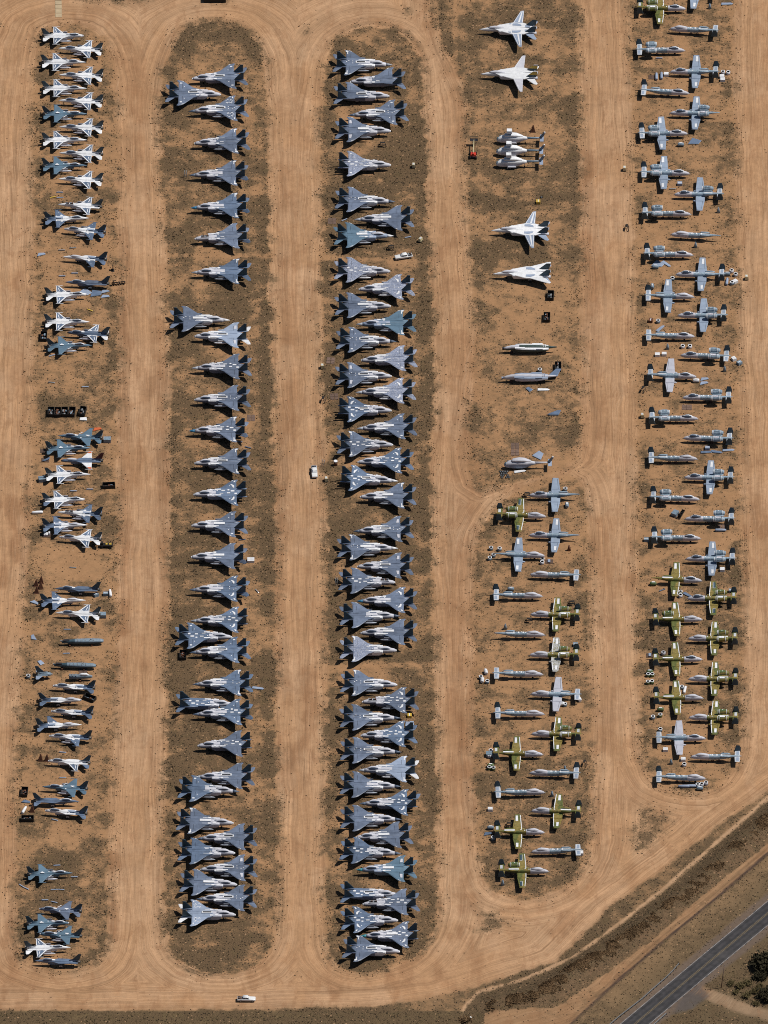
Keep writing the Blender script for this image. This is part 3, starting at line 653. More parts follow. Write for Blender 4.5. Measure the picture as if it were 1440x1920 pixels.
def stab15(side):
    return lambda m: (m.plate([(a, side*b_) for a, b_ in ((1.25,0),(-.75,2.1),(-1.0,2.45),(-2.0,2.45),(-1.85,1.5),(-1.2,0))], 0, .13, edge=.22))
def radome15(m): m.loft([(S15-0,0,.03,2.0,2.06,2),(S15-.5,0,.20,1.88,2.24,2),(S15-1.2,0,.42,1.70,2.46,2),(S15-2.15,0,.60,1.56,2.70,2)], n=14)
def canopy15(m):
    def mf(j, k, n):
        t = (k+.5)/n
        return 0 if (j in (1, 2, 3) and not (.15 < t < .35)) else 1
    m.loft([(S15-3.0,0,.12,2.7,2.92,2),(S15-3.6,0,.48,2.5,3.34,2),(S15-4.4,0,.60,2.5,3.70,2),(S15-5.3,0,.62,2.5,3.74,2),(S15-6.5,0,.56,2.5,3.50,2),(S15-7.4,0,.34,2.6,3.20,2)], n=16, matf=mf)
def opencanopy(m, L_=S15, z=3.04):
    for a, c_ in ((3.6,4.7),(4.9,6.0)): m.box(L_-c_, L_-a, -.40, .40, z-.3, z+.03, 0); m.box(L_-c_+.15, L_-c_+.45, -.22, .22, z-.1, z+.42, 1)
    m.box(L_-6.2, L_-3.4, -.52, -.44, z-.2, z+.10, 2); m.box(L_-6.2, L_-3.4, .44, .52, z-.2, z+.10, 2)
def nozzle15(m): m.tube((S15-16.7,0,2.2), (S15-18.15,0,2.2), .56, .46, mat=0, mat_in=1); m.cyl((S15-16.9,0,2.2), (S15-16.95,0,2.2), .5, mat=1)
def tank(m, L_=4.6, r=.36): m.loft([(L_/2,0,.04,-.04,.04,2),(L_*.36,0,r*.6,-r*.6,r*.6,2),(L_*.14,0,r,-r,r,2),(-L_*.15,0,r,-r,r,2),(-L_*.38,0,r*.62,-r*.6,r*.6,2),(-L_/2,0,.05,-.05,.05,2)], n=12); m.box(-.9, .9, -.05, .05, r-.1, r+.6, 0)
def nosegear(h, r):
    def f(m): m.cyl((0,0,r), (0,0,h), .08, n=8); wheel(m, 0, 0, r, r, .22)
    return f
def maingear(h, r, lean=0.0):
    def f(m): m.cyl((0,0,r), (-lean,0,h), .11, n=8); wheel(m, 0, 0, r, r, .30); m.box(-.5,.5,-.04,.04,h-.7,h-.1,0)
    return f
def part(parent, name, me, loc=(0,0,0), rz=0, mats=None, label=None):
    o = put(name, me, parent, loc, rz, mats)
    if label: o['label'] = label
    return o
SKIN = {'g': 'grey', 'v': 'violet', 't': 'teal_grey', 'p': 'lightgrey', 's': 'streak'}
NOSE = {'B': 'bluenose', 'T': 'tealnose', 'D': 'navynose', 'P': 'radome', 'W': 'white'}
def make_f15(root, f, rr):
    """flags: dorsal o/f/n, nose B T D P W or t (cut), skin g v t p s, + d tank, x no tailplanes, c open cockpit, k near wing gone, K both gone, u tailplane tilted, wN wing pattern, bN body pattern"""
    sk = M[SKIN[f['skin']]]; bod = f.get('body', rr.choice((0,1,2,3))); wp = f.get('wp', 0)
    if wp in (1, 3) and rr.random() < .4: wp = 0
    trunc = f['nose'] == 't'
    part(root, 'fuselage', F15(f['dors'], bod if 'K' not in f['fl'] else 5, trunc), mats=[sk, None, None, M['pale'] if f['skin'] != 't' else M['lightgrey']])
    if not trunc: part(root, 'nose_cone', simple('rad15', radome15, 'twin_fin_nose_cone', [M['radome']]), mats=[M[NOSE[f['nose']]]])
    if 'c' in f['fl']: part(root, 'open_cockpit', simple('oc15', opencanopy, 'twin_fin_open_cockpit', [M['dark'], M['rust'], M['white']]))
    else: part(root, 'canopy', simple('can15', canopy15, 'twin_fin_canopy', [M['glass'], M['pale']]))
    for side in (1, -1):
        near = (side*f['dir'] > 0)                      # y side that faces the viewer
        if not ('K' in f['fl'] or ('k' in f['fl'] and near)): part(root, 'wing', f15_wing(side, wp), mats=[sk])
        part(root, 'tail_fin', simple('fin15', fin15, 'twin_tail_fin', [M['fin']]), (0, side*2.12, 0))
        if not ('x' in f['fl'] or ('y' in f['fl'] and near)):
            o = part(root, 'tailplane', simple(('st15', side), stab15(side), 'twin_fin_tailplane', [M['grey']]), (S15-17.6, side*2.25, 2.55), mats=[M['white'] if f['skin'] == 'p' else sk])
            if 'u' in f['fl'] and near: o.rotation_euler = (0, R(28), 0)
            elif 'u' in f['fl']: o.rotation_euler = (0, R(-14), 0)
        part(root, 'engine_nozzle', simple('noz15', nozzle15, 'twin_fin_nozzle', [M['nozzle'], M['dark']]), (0, side*.84, 0))
        part(root, 'main_gear', simple('mg15', maingear(1.6,.46), 'twin_fin_main_gear', [M['gear'], M['black']]), (S15-11.9, side*1.38, 0))
        if 'd' in f['fl'] and not ('K' in f['fl'] or ('k' in f['fl'] and near)):
            part(root, 'drop_tank', simple('tank', tank, 'drop_tank', [M['pale']]), (S15-9.9, side*2.95, 1.75), mats=[M['radome'] if f['skin'] not in 'ps' else M['white']])
    part(root, 'nose_gear', simple('ng15', nosegear(1.5,.34), 'twin_fin_nose_gear', [M['gear'], M['black']]), (S15-5.2, 0, 0))

# ---------------- single-fin fighter (14.8 m)
S16 = 8.0
def f16_body(trunc, pat):
    m = MB(); q = lambda s, w, a, c, p: (S16-s, 0, w, a, c, p)
    first = [] if trunc else [q(0,.03,1.78,1.84,2), q(.7,.22,1.62,2.02,2)]
    def mf(j, k, n):
        if pat in ('W', 'M'): return 0 if (pat == 'W' or j < (5 if trunc else 7)) else (0 if .35 > (k+.5)/n > .15 and False else 3)
        return 3
    m.loft(first+[q(1.35,.38,1.48,2.18,2), q(2.4,.46,1.3,2.42,2.2), q(3.6,.52,1.2,2.50,2.2), q(5.2,.56,1.1,2.50,2.2), q(7,.66,1.05,2.46,2.2), q(9,.70,1.1,2.42,2.2), q(11.3,.62,1.25,2.36,2.1), q(13.3,.52,1.4,2.3,2)], n=16, matf=mf)
    if trunc: m.cyl((S16-1.36,0,1.83), (S16-1.0,0,1.83), .33, .28, mat=2 if pat == 'k' else 4, n=12)
    m.loft([q(4.3,.44,.72,1.15,3), q(5.5,.46,.62,1.5,3), q(8,.50,.75,1.6,3), q(10.5,.3,1.1,1.5,2)], n=12, mat=0 if pat == 'W' else 3); m.box(S16-4.33,S16-4.28,-.34,.34,.78,1.08,2)
    for s_ in (1, -1):                                   # strakes and the shelf beside the tail
        m.plate([(S16-a, s_*b_) for a, b_ in ((4.4,.38),(6.0,.62),(7.6,1.35),(10.9,1.2),(10.9,.4),(4.4,.2))], 1.98, .20, 0 if pat in ('W','M') else 3, edge=.06)
        m.plate([(S16-a, s_*b_) for a, b_ in ((10.8,1.1),(13.6,1.05),(13.9,.5),(10.8,.3))], 1.92, .2, 0 if pat == 'W' else 3, edge=.05)
    m.loft([q(11.0,.16,2.2,2.55,2), q(12.3,.2,2.2,2.75,2), q(13.9,.14,2.3,2.75,2)], n=8, mat=0 if pat == 'W' else 3)
    Q = lambda a, c, y0, y1, z=2.50, mt=1: m.quad(S16-a, S16-c, y0, y1, z, mt, .02)
    if pat == 'G': Q(9.1,10.3,-.42,.0); Q(9.5,10.0,.0,.3); Q(7.4,7.8,.5,.95,2.10); Q(12.9,13.2,-.25,.25,2.4); m.poly([(S16-a, -b_) for a, b_ in ((6.6,1.0),(6.9,1.1),(8.0,2.2),(7.7,2.2))], 2.12, 1, .02)
    if pat == 'M': Q(8.4,10.6,-.38,.38,2.50,5); Q(8.4,8.7,-.6,.6,2.47); Q(9.0,10.4,-1.1,-.75,2.12); Q(9.0,10.0,.75,1.1,2.12)
    return m
def F16(trunc, pat):
    k = ('f16', trunc, pat)
    if k not in MESH: MESH[k] = f16_body(trunc, pat).mesh('single_fin_fuselage', [M['white'], M['white'], M['dark'], M['grey'], M['pale'], M['lightgrey']])
    return MESH[k]
W16 = ((7.45,1.1),(10.0,4.6),(10.85,4.6),(10.95,1.1))
def f16_wing(side, pat):
    k = ('w16', side, pat)
    if k in MESH: return MESH[k]
    m = MB(); Z0 = 1.97
    m.plate([(S16-a, side*b_) for a, b_ in W16], Z0, .16, 0, edge=.18)
    m.loft([(S16-8.7,side*4.68,.03,Z0-.03,Z0+.03,2),(S16-9.0,side*4.68,.09,Z0-.09,Z0+.09,2),(S16-11.1,side*4.68,.09,Z0-.09,Z0+.09,2),(S16-11.3,side*4.68,.02,Z0-.02,Z0+.02,2)], n=8, mat=1 if pat in ('W','R') else 0)
    P4 = lambda pts, mt=1, z=Z0+.11: m.poly([(S16-a, side*b_) for a, b_ in pts], z, mt, .02)
    if pat == 'W':
        P4(((7.5,1.15),(7.95,1.15),(10.28,4.35),(10.02,4.55)))                # leading edge strip
        P4(((10.62,1.2),(10.9,1.2),(10.82,4.4),(10.62,4.4)))                  # trailing edge strip
        P4(((9.75,1.9),(10.02,1.9),(10.35,3.5),(10.12,3.5)))                  # slanted bar
        P4(((8.1,1.12),(9.1,1.12),(8.9,1.45),(8.35,1.5))); P4(((9.0,1.12),(10.7,1.12),(10.4,1.5),(9.6,1.4)))
    if pat == 'M': P4(((8.2,1.12),(9.2,1.12),(9.3,1.7),(8.8,1.9))); P4(((10.5,1.2),(10.8,1.2),(10.7,1.5),(10.5,1.5))); P4(((9.6,3.0),(9.8,3.0),(9.8,3.2),(9.6,3.2)))
    if pat == 'R': P4(((9.5,3.7),(10.8,3.7),(10.8,4.5),(10.05,4.5)), 2)
    MESH[k] = m.mesh('single_fin_wing', [M['white'] if pat == 'R' else M['grey'], M['white'], M['orange']]); return MESH[k]
def fin16(m):
    m.plate([(S16-a, z) for a, z in ((10.9,2.5),(11.9,2.75),(13.95,5.05),(14.95,5.05),(14.2,2.6))], 0, .13, axis='y', edge=.22)
def stab16(side): return lambda m: m.plate([(a, side*b_) for a, b_ in ((1.35,0),(-.15,1.85),(-.85,1.95),(-1.05,1.6),(-1.0,0))], 0, .10, edge=.16)
def canopy16(m):
    def mf(j, k, n):
        t = (k+.5)/n; return 0 if (j in (1,2,3) and not (.2 < t < .30)) else 1
    m.loft([(S16-2.3,0,.10,2.2,2.40,2),(S16-2.8,0,.34,2.2,2.75,2),(S16-3.6,0,.42,2.2,3.02,2),(S16-4.6,0,.42,2.2,2.95,2),(S16-5.6,0,.34,2.2,2.70,2),(S16-6.6,0,.2,2.3,2.56,2)], n=14, matf=mf)
def canopy16b(m): m.loft([(S16-2.3,0,.10,2.2,2.40,2),(S16-3.6,0,.40,2.2,2.85,2),(S16-4.6,0,.42,2.2,2.85,2),(S16-6.0,0,.30,2.2,2.62,2)], n=12)
def nozzle16(m): m.tube((S16-13.2,0,1.86), (S16-14.6,0,1.86), .52, .42, mat=0, mat_in=1); m.cyl((S16-13.4,0,1.86), (S16-13.45,0,1.86), .48, mat=1)
def make_f16(root, f, rr):
    """pat W white with grey wing panels, M half and half, G all grey, R white with orange tips; fl: t cut nose, n/N wing missing near/far, x tailplanes gone, o open cockpit, c painted canopy, d tank"""
    pat = f['pat']; bp = {'W':'W','R':'W','M':'M','G':'G','P':'P'}[pat]; fl = f['fl']
    gcol = M[SKIN[f.get('skin', 'g')]]
    part(root, 'fuselage', F16('t' in fl, bp if 'b' not in fl else 'k'), mats=[None if pat != 'P' else gcol, None, None, gcol, None, None])
    if 'o' in fl: part(root, 'open_cockpit', simple('oc16', lambda m: opencanopy(m, S16+.9, 2.5), 'single_fin_open_cockpit', [M['dark'], M['rust'], M['white']]))
    elif 'c' in fl: part(root, 'canopy', simple('can16b', canopy16b, 'single_fin_coated_canopy', [M['pale']]))
    else: part(root, 'canopy', simple('can16', canopy16, 'single_fin_canopy', [M['glass'], M['white']]))
    for side in (1, -1):
        near = side*f['dir'] > 0
        if not (('n' in fl and near) or ('N' in fl and not near)):
            part(root, 'wing', f16_wing(side, {'W':'W','R':'R','M':'M','G':'G','P':'G'}[pat]), mats=[None if pat == 'R' else gcol])
            if 'd' in fl: part(root, 'drop_tank', simple('tank', tank, 'drop_tank', [M['pale']]), (S16-7.2, side*1.95, 1.12), mats=[M['pale']])
        if 'x' not in fl: part(root, 'tailplane', simple(('st16', side), stab16(side), 'single_fin_tailplane', [M['white']]), (S16-13.3, side*.98, 1.86), mats=[M['white'] if pat in ('W',) and f.get('stab', 'w') == 'w' else gcol])
        part(root, 'main_gear', simple('mg16', maingear(1.2,.36,.2), 'single_fin_main_gear', [M['gear'], M['black']]), (S16-8.4, side*1.15, 0))
    part(root, 'tail_fin', simple('fin16', fin16, 'single_tail_fin', [M['fin']]), mats=[M['maroon'] if pat == 'R' else M['fin']])
    part(root, 'engine_nozzle', simple('noz16', nozzle16, 'single_fin_nozzle', [M['nozzle'], M['dark']]))
    part(root, 'nose_gear', simple('ng16', nosegear(1.2,.25), 'single_fin_nose_gear', [M['gear'], M['black']]), (S16-5.0, 0, 0))

# ---------------- straight-winged attack jet (16.2 m)
S10 = 8.3
def a10_body(kind):
    m = MB(); q = lambda s, w, a, c, p: (S10-s, 0, w, a, c, p)
    def mf(j, k, n): return 1 if j < 7 else 0
    m.loft([q(0,.14,1.45,1.8,2), q(.35,.40,1.2,2.1,2), q(1.2,.60,1.0,2.45,2.3), q(2.4,.70,.9,2.6,2.5), q(3.6,.74,.85,2.68,2.6), q(4.8,.76,.85,2.72,2.6), q(5.6,.76,.85,2.72,2.6), q(5.7,.74,.9,2.68,2.6), q(8,.72,.9,2.66,2.6), q(10,.68,1.1,2.64,2.4), q(12,.52,1.5,2.62,2.2), q(14,.34,1.95,2.55,2), q(15.6,.18,2.15,2.5,2), q(16.25,.06,2.28,2.4,2)], n=16, matf=mf)
    m.cyl((S10+.35,0,1.45), (S10-.4,0,1.5), .12, n=8, mat=2)                 # gun muzzle
    if kind != 'S': m.plate([(S10-a, b_) for a, b_ in ((7.0,-1.3),(7.0,1.3),(10.05,1.3),(10.05,-1.3))], 1.45, .42, 0, edge=.2)   # wing box stub
    m.quad(S10-9.6, S10-12.4, -.12, .12, 2.64, 3); m.quad(S10-6.0, S10-6.3, -.3, .1, 2.64, 3); m.quad(S10-7.2, S10-7.5, .1, .4, 2.64, 3)
    if kind == 'C': m.quad(S10-9.3, S10-12.6, -.30, .30, 2.66, 3)
    if kind == 'S':                                      # bare saddle where the wing was lifted out
        for k in range(5): m.quad(S10-(6.6+k*.75), S10-(7.0+k*.75), -.38, .38, 2.63, 4 if k % 2 else 3)
    for s_ in (1, -1): m.loft([(S10-9.4, s_*.72,.10,2.5,2.7,2),(S10-9.8, s_*.78,.28,2.35,2.85,3),(S10-11.8, s_*.78,.28,2.35,2.85,3),(S10-12.6, s_*.65,.1,2.4,2.7,2)], n=8)
    return m
def A10(kind):
    k = ('a10', kind)
    if k not in MESH: MESH[k] = a10_body(kind).mesh('attack_jet_fuselage', [M['camo'] if kind == 'C' else M['a10'], M['mauve'], M['steel'], M['white'], M['bluegrey_part']])
    return MESH[k]
def a10_wing(side, pat):
    k = ('w10', side, pat)
    if k in MESH: return MESH[k]
    m = MB(); zf = lambda a, b_: max(0, abs(b_)-3.3)*.115
    # built in two slabs: flat inner panel, upswept outer panel
    m.plate([(S10-a, side*b_) for a, b_ in ((6.95,.6),(6.95,3.3),(9.95,3.3),(9.95,.6))], 1.45, .40, edge=.14)
    out = ((6.97,3.28),(7.30,8.3),(7.6,8.72),(9.25,8.72),(9.3,8.3),(9.93,3.28)) if pat != 'E' else ((6.97,3.28),(7.30,8.3),(7.6,8.72),(8.5,8.72),(8.5,5.6),(9.3,5.5),(9.93,3.28))
    m.plate([(S10-a, side*b_) for a, b_ in out], 1.45, .30, edge=.14, zf=zf)
    m.loft([(S10-7.2,side*8.74,.05,1.85,1.98,2),(S10-7.6,side*8.76,.10,1.75,2.1,2),(S10-9.3,side*8.76,.06,1.85,2.05,2)], n=8, mat=0)
    P4 = lambda pts, mt=1: m.poly([(S10-a, side*b_) for a, b_ in pts], lambda a, b_: 1.62+zf(a, b_)+.02+.0, mt, .025)
    inn = lambda pts, mt=1: m.poly([(S10-a, side*b_) for a, b_ in pts], 1.68, mt, .02)
    if pat in ('A', 'C', 'D'): P4(((8.2,5.6),(9.0,5.6),(8.95,8.0),(8.25,8.0)))
    if pat == 'D': P4(((9.05,5.6),(9.3,5.6),(9.15,8.0),(9.02,8.0)), 2)
    if pat in ('C', 'F'): P4(((7.05,3.4),(7.3,3.4),(7.6,8.2),(7.38,8.2))); inn(((7.0,1.0),(7.25,1.0),(7.25,3.2),(7.0,3.2)))
    if pat == 'F': P4(((8.3,5.4),(9.0,5.4),(8.95,7.9),(8.35,7.9)), 3); P4(((8.2,5.3),(9.1,5.3),(9.1,5.45),(8.2,5.45))); P4(((8.2,5.4),(8.32,5.4),(8.3,8.0),(8.18,8.0)))
    if pat == 'B': P4(((7.1,3.4),(7.25,3.4),(7.5,8.2),(7.38,8.2))); P4(((8.0,6.2),(8.2,6.2),(8.2,6.4),(8.0,6.4)), 3)
    m.poly([(S10-a, side*b_) for a, b_ in ((9.25,3.5),(9.32,3.5),(9.0,8.0),(8.94,8.0))], lambda a, b_: 1.615+zf(a, b_), 4, .02)
    for b_ in (2.6,):                                    # landing gear pod ahead of the wing
        m.loft([(S10-6.1,side*b_,.10,1.0,1.2,2),(S10-6.6,side*b_,.30,.75,1.4,2),(S10-8.5,side*b_,.34,.7,1.45,2),(S10-9.8,side*b_,.12,1.0,1.3,2)], n=10)
    MESH[k] = m.mesh('attack_jet_wing', [M['a10w'], M['white'], M['radome'], M['fin'], M['dark']]); return MESH[k]
def engine10(m):
    m.loft([(S10-9.2,0,.68,-.68,.68,2),(S10-9.5,0,.82,-.82,.82,2),(S10-10.6,0,.88,-.88,.88,2),(S10-11.9,0,.84,-.84,.84,2)], n=16, mat=0, close=False)
    m.loft([(S10-11.9,0,.84,-.84,.84,2),(S10-12.4,0,.70,-.70,.70,2),(S10-12.8,0,.50,-.50,.50,2)], n=16, mat=0); m.tube((S10-11.85,0,0),(S10-12.0,0,0),.87,.80,mat=1); m.tube((S10-9.6,0,0),(S10-9.72,0,0),.875,.80,mat=1)
    m.cyl((S10-9.3,0,0), (S10-9.4,0,0), .66, mat=2)
    m.quad(S10-9.9, S10-11.5, -.44, .44, .82, 3, .05); m.cyl((S10-10.7,0,.8), (S10-10.7,0,.93), .15, mat=1, n=8)
def engcover(m): m.tube((S10-9.1,0,0), (S10-9.3,0,0), .74, .40, mat=0); m.loft([(S10-9.05,0,.05,-.05,.05,2),(S10-9.25,0,.42,-.42,.42,2)], n=12, mat=0)
def stab10(m):
    m.plate([(S10-a, b_) for a, b_ in ((13.85,0),(14.05,2.85),(15.55,2.85),(15.65,0))], 2.2, .18, edge=.15)
    m.poly([(S10-a, b_) for a, b_ in ((14.5,.7),(15.3,.7),(15.3,2.4),(14.5,2.4))], 2.31, 1, .02)
def stab10l(m):
    m.plate([(S10-a, -b_) for a, b_ in ((13.85,0),(14.05,2.85),(15.55,2.85),(15.65,0))], 2.2, .18, edge=.15)
    m.poly([(S10-a, -b_) for a, b_ in ((14.5,.7),(15.3,.7),(15.3,2.4),(14.5,2.4))], 2.31, 1, .02)
def fin10(m): m.plate([(S10-a, z) for a, z in ((13.6,1.75),(13.85,2.4),(14.35,4.35),(15.5,4.35),(15.9,3.0),(15.85,1.75))], 0, .16, axis='y', edge=.2)
def canopy10(m):
    def mf(j, k, n): t = (k+.5)/n; return 0 if (j in (1,2,3) and not (.2 < t < .3)) else 1
    m.loft([(S10-1.5,0,.12,2.2,2.5,2),(S10-2.1,0,.44,2.2,3.0,2),(S10-2.9,0,.54,2.2,3.35,2),(S10-3.8,0,.54,2.2,3.3,2),(S10-5.0,0,.42,2.3,2.95,2)], n=14, matf=mf)
def canopy10c(m): m.loft([(S10-1.3,0,.12,2.2,2.5,2),(S10-2.2,0,.48,2.2,3.0,2),(S10-3.0,0,.56,2.2,3.25,2),(S10-4.0,0,.54,2.2,3.15,2),(S10-5.4,0,.42,2.3,2.9,2)], n=12)
def stand(m):
    m.box(-.5,.5,-.5,.5,0,.08,0); m.cyl((-.4,-.4,0),(0,0,1.0),.06,n=6); m.cyl((.4,-.4,0),(0,0,1.0),.06,n=6); m.cyl((.4,.4,0),(0,0,1.0),.06,n=6); m.cyl((-.4,.4,0),(0,0,1.0),.06,n=6)
def make_a10(root, f, rr):
    """fl: w both wings, e far engine, E near engine, s tailplane, F far fin, f near fin; col G grey, C camouflage, P pale, X patchy; c coated canopy"""
    fl = f['fl']; col_ = f['col']; camo_ = col_ in 'CX'
    body = 'C' if camo_ else ('G' if 'w' in fl else 'S')
    part(root, 'fuselage', A10(body))
    part(root, 'canopy', simple('can10c', canopy10c, 'attack_jet_coated_canopy', [M['pale']]) if 'c' in fl else simple('can10', canopy10, 'attack_jet_canopy', [M['glass'], M['white']]))
    wmat = {'G': M['a10w'], 'C': M['camo'], 'P': M['a10p'], 'X': M['patchy']}[col_]
    pats = {'G': ('A','A','D','N','A'), 'C': ('C','F','C','C'), 'P': ('N',), 'X': ('C',)}[col_]
    wp = f.get('wp') or rr.choice(pats)
    for side in (1, -1):
        near = side*f['dir'] > 0
        if 'w' in fl and 'v' not in fl or ('v' in fl and not near): part(root, 'wing', a10_wing(side, wp), mats=[wmat])
        if ('E' in fl and near) or ('e' in fl and not near):
            eo = part(root, 'engine', simple('eng10', engine10, 'attack_jet_engine', [M['a10'], M['white'], M['dark'], M['bluegrey_part']]), (0, side*1.66, 3.0), mats=[M['camo'] if camo_ else M['a10'], None, None, (M['white'] if near else M['greenpart']) if camo_ else (M['mauve'] if near else M['bluegrey_part'])]); part(eo, 'intake_cover', simple('ecov', engcover, 'attack_jet_intake_cover', [M['white']]))
        if 's' in fl: part(root, 'tailplane', simple('stb10', stab10, 'attack_jet_tailplane', [M['tailwhite'], M['a10w']]) if side > 0 else simple('stb10l', stab10l, 'attack_jet_tailplane', [M['a10p'], M['a10w']]), mats=[M['camo'], M['tailwhite']] if camo_ else [M['tailwhite'], None])
        if ('f' in fl and near) or ('F' in fl and not near): part(root, 'tail_fin', simple('fin10', fin10, 'attack_jet_tail_fin', [M['fin']]), (0, side*2.92, 0))
        part(root, 'main_gear', simple('mg10', maingear(1.1,.42), 'attack_jet_main_gear', [M['gear'], M['black']]), (S10-8.2, side*(2.6 if 'w' in fl else .95), 0)) if 'w' in fl else part(root, 'support_stand', simple('std', stand, 'support_stand', [M['rust']]), (S10-(6.9 if side > 0 else 9.0), 0, 0))
    part(root, 'nose_gear', simple('ng10', nosegear(1.2,.3), 'attack_jet_nose_gear', [M['gear'], M['black']]), (S10-3.2, .2, 0))

# ---------------- swing-wing fighter (19.1 m)
S14 = 11.0
def make_f14(root, f, rr):
    pat = f['pat']
    def body(m):
        q = lambda s, w, a, c, p: (S14-s, 0, w, a, c, p)
        m.loft([q(0,.03,1.75,1.8,2), q(.9,.28,1.55,2.05,2), q(2.2,.5,1.35,2.45,2.1), q(3.6,.62,1.25,2.75,2.2), q(6,.7,1.2,3.0,2.3), q(8,.85,1.3,3.0,2.6), q(11,1.0,1.7,2.85,3), q(14,.95,1.9,2.7,3), q(17,.8,2.05,2.45,3), q(18.1,.6,2.15,2.35,3)], n=16)
        for s_ in (1, -1):
            p = lambda s, y, w, a, c, pw: (S14-s, s_*y, w, a, c, pw)
            m.loft([p(6.4,1.42,.50,2.2,2.72,5), p(6.9,1.42,.52,1.25,2.75,5), p(9,1.45,.55,1.15,2.75,4), p(13,1.45,.60,1.2,2.65,3), p(16.5,1.42,.56,1.4,2.6,2.2), p(17.2,1.42,.52,1.5,2.5,2)], n=14)
            m.tube((S14-17.1,s_*1.42,2.0),(S14-18.9,s_*1.42,2.0),.50,.40,mat=1,mat_in=2); m.cyl((S14-17.3,s_*1.42,2.0),(S14-17.4,s_*1.42,2.0),.45,mat=2)
            m.plate([(S14-a, s_*b_) for a, b_ in ((4.9,.6),(6.3,1.45),(8.6,2.35),(10.9,3.15),(14.6,3.05),(16.5,2.05),(17.6,1.9),(17.6,.6),(6.3,.6))], 2.62, .26, edge=.10)
            if pat != 'y': m.poly([(S14-a, s_*b_) for a, b_ in ((10.9,1.4),(13.9,1.2),(13.6,2.0),(12.4,2.6),(10.9,2.4))], 2.80, 3, .02)
            if pat == 'b': m.poly([(S14-a, s_*b_) for a, b_ in ((15.0,.7),(16.8,.5),(16.6,1.5),(15.1,1.7))], 2.80, 3, .02); m.poly([(S14-a, s_*b_) for a, b_ in ((9.6,2.0),(10.5,2.0),(10.5,2.6),(9.8,2.4))], 2.80, 3, .02)
    part(root, 'fuselage', simple(('b14', pat), body, 'swing_wing_fuselage', [M['white'], M['pale'], M['dark'], M['lightgrey']]))
    part(root, 'canopy', simple('can14', lambda m: m.loft([(S14-2.9,0,.12,2.4,2.7,2),(S14-3.7,0,.42,2.4,3.1,2),(S14-5.0,0,.52,2.4,3.4,2),(S14-6.6,0,.48,2.5,3.35,2),(S14-8.2,0,.3,2.7,3.1,2)], n=14), 'swing_wing_canopy', [M['pale']]))
    for side in (1, -1):
        if f['swept']: w = [(12.0,2.7),(13.0,3.2),(18.6,4.9),(19.0,5.5),(18.2,5.2),(17.2,4.0),(11.4,3.1)]; w = [(11.2,2.7),(17.9,5.6),(18.7,5.75),(19.0,5.2),(17.4,3.2),(15.5,1.9)]
        else: w = [(10.8,2.6),(13.1,9.2),(13.6,9.75),(14.35,9.8),(14.2,2.6)]
        def wing(m, w=w, side=side):
            m.plate([(S14-a, side*b_) for a, b_ in w], 2.58, .20, edge=.2)
            if not f['swept'] and pat != 'y':
                m.poly([(S14-a, side*b_) for a, b_ in ((12.6,3.3),(13.2,3.3),(13.9,9.2),(13.6,9.2))], 2.72, 1, .02)
                m.poly([(S14-a, side*b_) for a, b_ in ((13.9,3.2),(14.15,3.2),(14.25,9.3),(14.1,9.3))], 2.72, 1, .02)
            if not f['swept']: m.poly([(S14-a, side*b_) for a, b_ in ((11.15,3.0),(11.3,3.0),(13.45,9.3),(13.3,9.3))], 2.72, 1, .02)
        part(root, 'wing', simple(('w14', side, f['swept'], pat), wing, 'swing_wing_wing', [M['pale'] if pat == 'y' else M['lightgrey'], M['white']]), mats=[M['white'] if f['swept'] else None])
        part(root, 'tailplane', simple(('s14', side), lambda m, side=side: m.plate([(S14-a, side*b_) for a, b_ in ((14.9,2.0),(17.9,4.9),(18.7,5.1),(19.1,4.6),(17.9,2.0))], 2.1, .14, edge=.2), 'swing_wing_tailplane', [M['white']]), mats=[M['white'] if pat == 'y' else M['lightgrey']])
        def fin(m):
            m.plate([(S14-a, z) for a, z in ((14.9,2.6),(17.5,5.0),(18.9,5.0),(18.4,2.6))], 0, .14, 0, axis='y', edge=.2)
        def finy(m):
            m.plate([(S14-a, z) for a, z in ((14.9,2.6),(15.9,3.5),(18.6,3.5),(18.4,2.6))], 0, .14, 0, axis='y', edge=.05); m.plate([(S14-a, z) for a, z in ((15.9,3.5),(17.3,4.75),(18.85,4.75),(18.6,3.5))], 0, .14, 1, axis='y', edge=.05); m.plate([(S14-a, z) for a, z in ((17.3,4.75),(17.6,5.0),(18.9,5.0),(18.85,4.75))], 0, .14, 2, axis='y', edge=.02)
        part(root, 'tail_fin', simple(('fn14', pat == 'y'), finy if pat == 'y' else fin, 'swing_wing_tail_fin', [M['fin'], M['yellow'], M['pale']]), (0, side*1.75, 0))
        part(root, 'main_gear', simple('mg14', maingear(1.5,.46), 'swing_wing_main_gear', [M['gear'], M['black']]), (S14-12.2, side*1.95, 0))
    part(root, 'nose_gear', simple('ng14', nosegear(1.4,.3), 'swing_wing_nose_gear', [M['gear'], M['black']]), (S14-4.6, 0, 0))

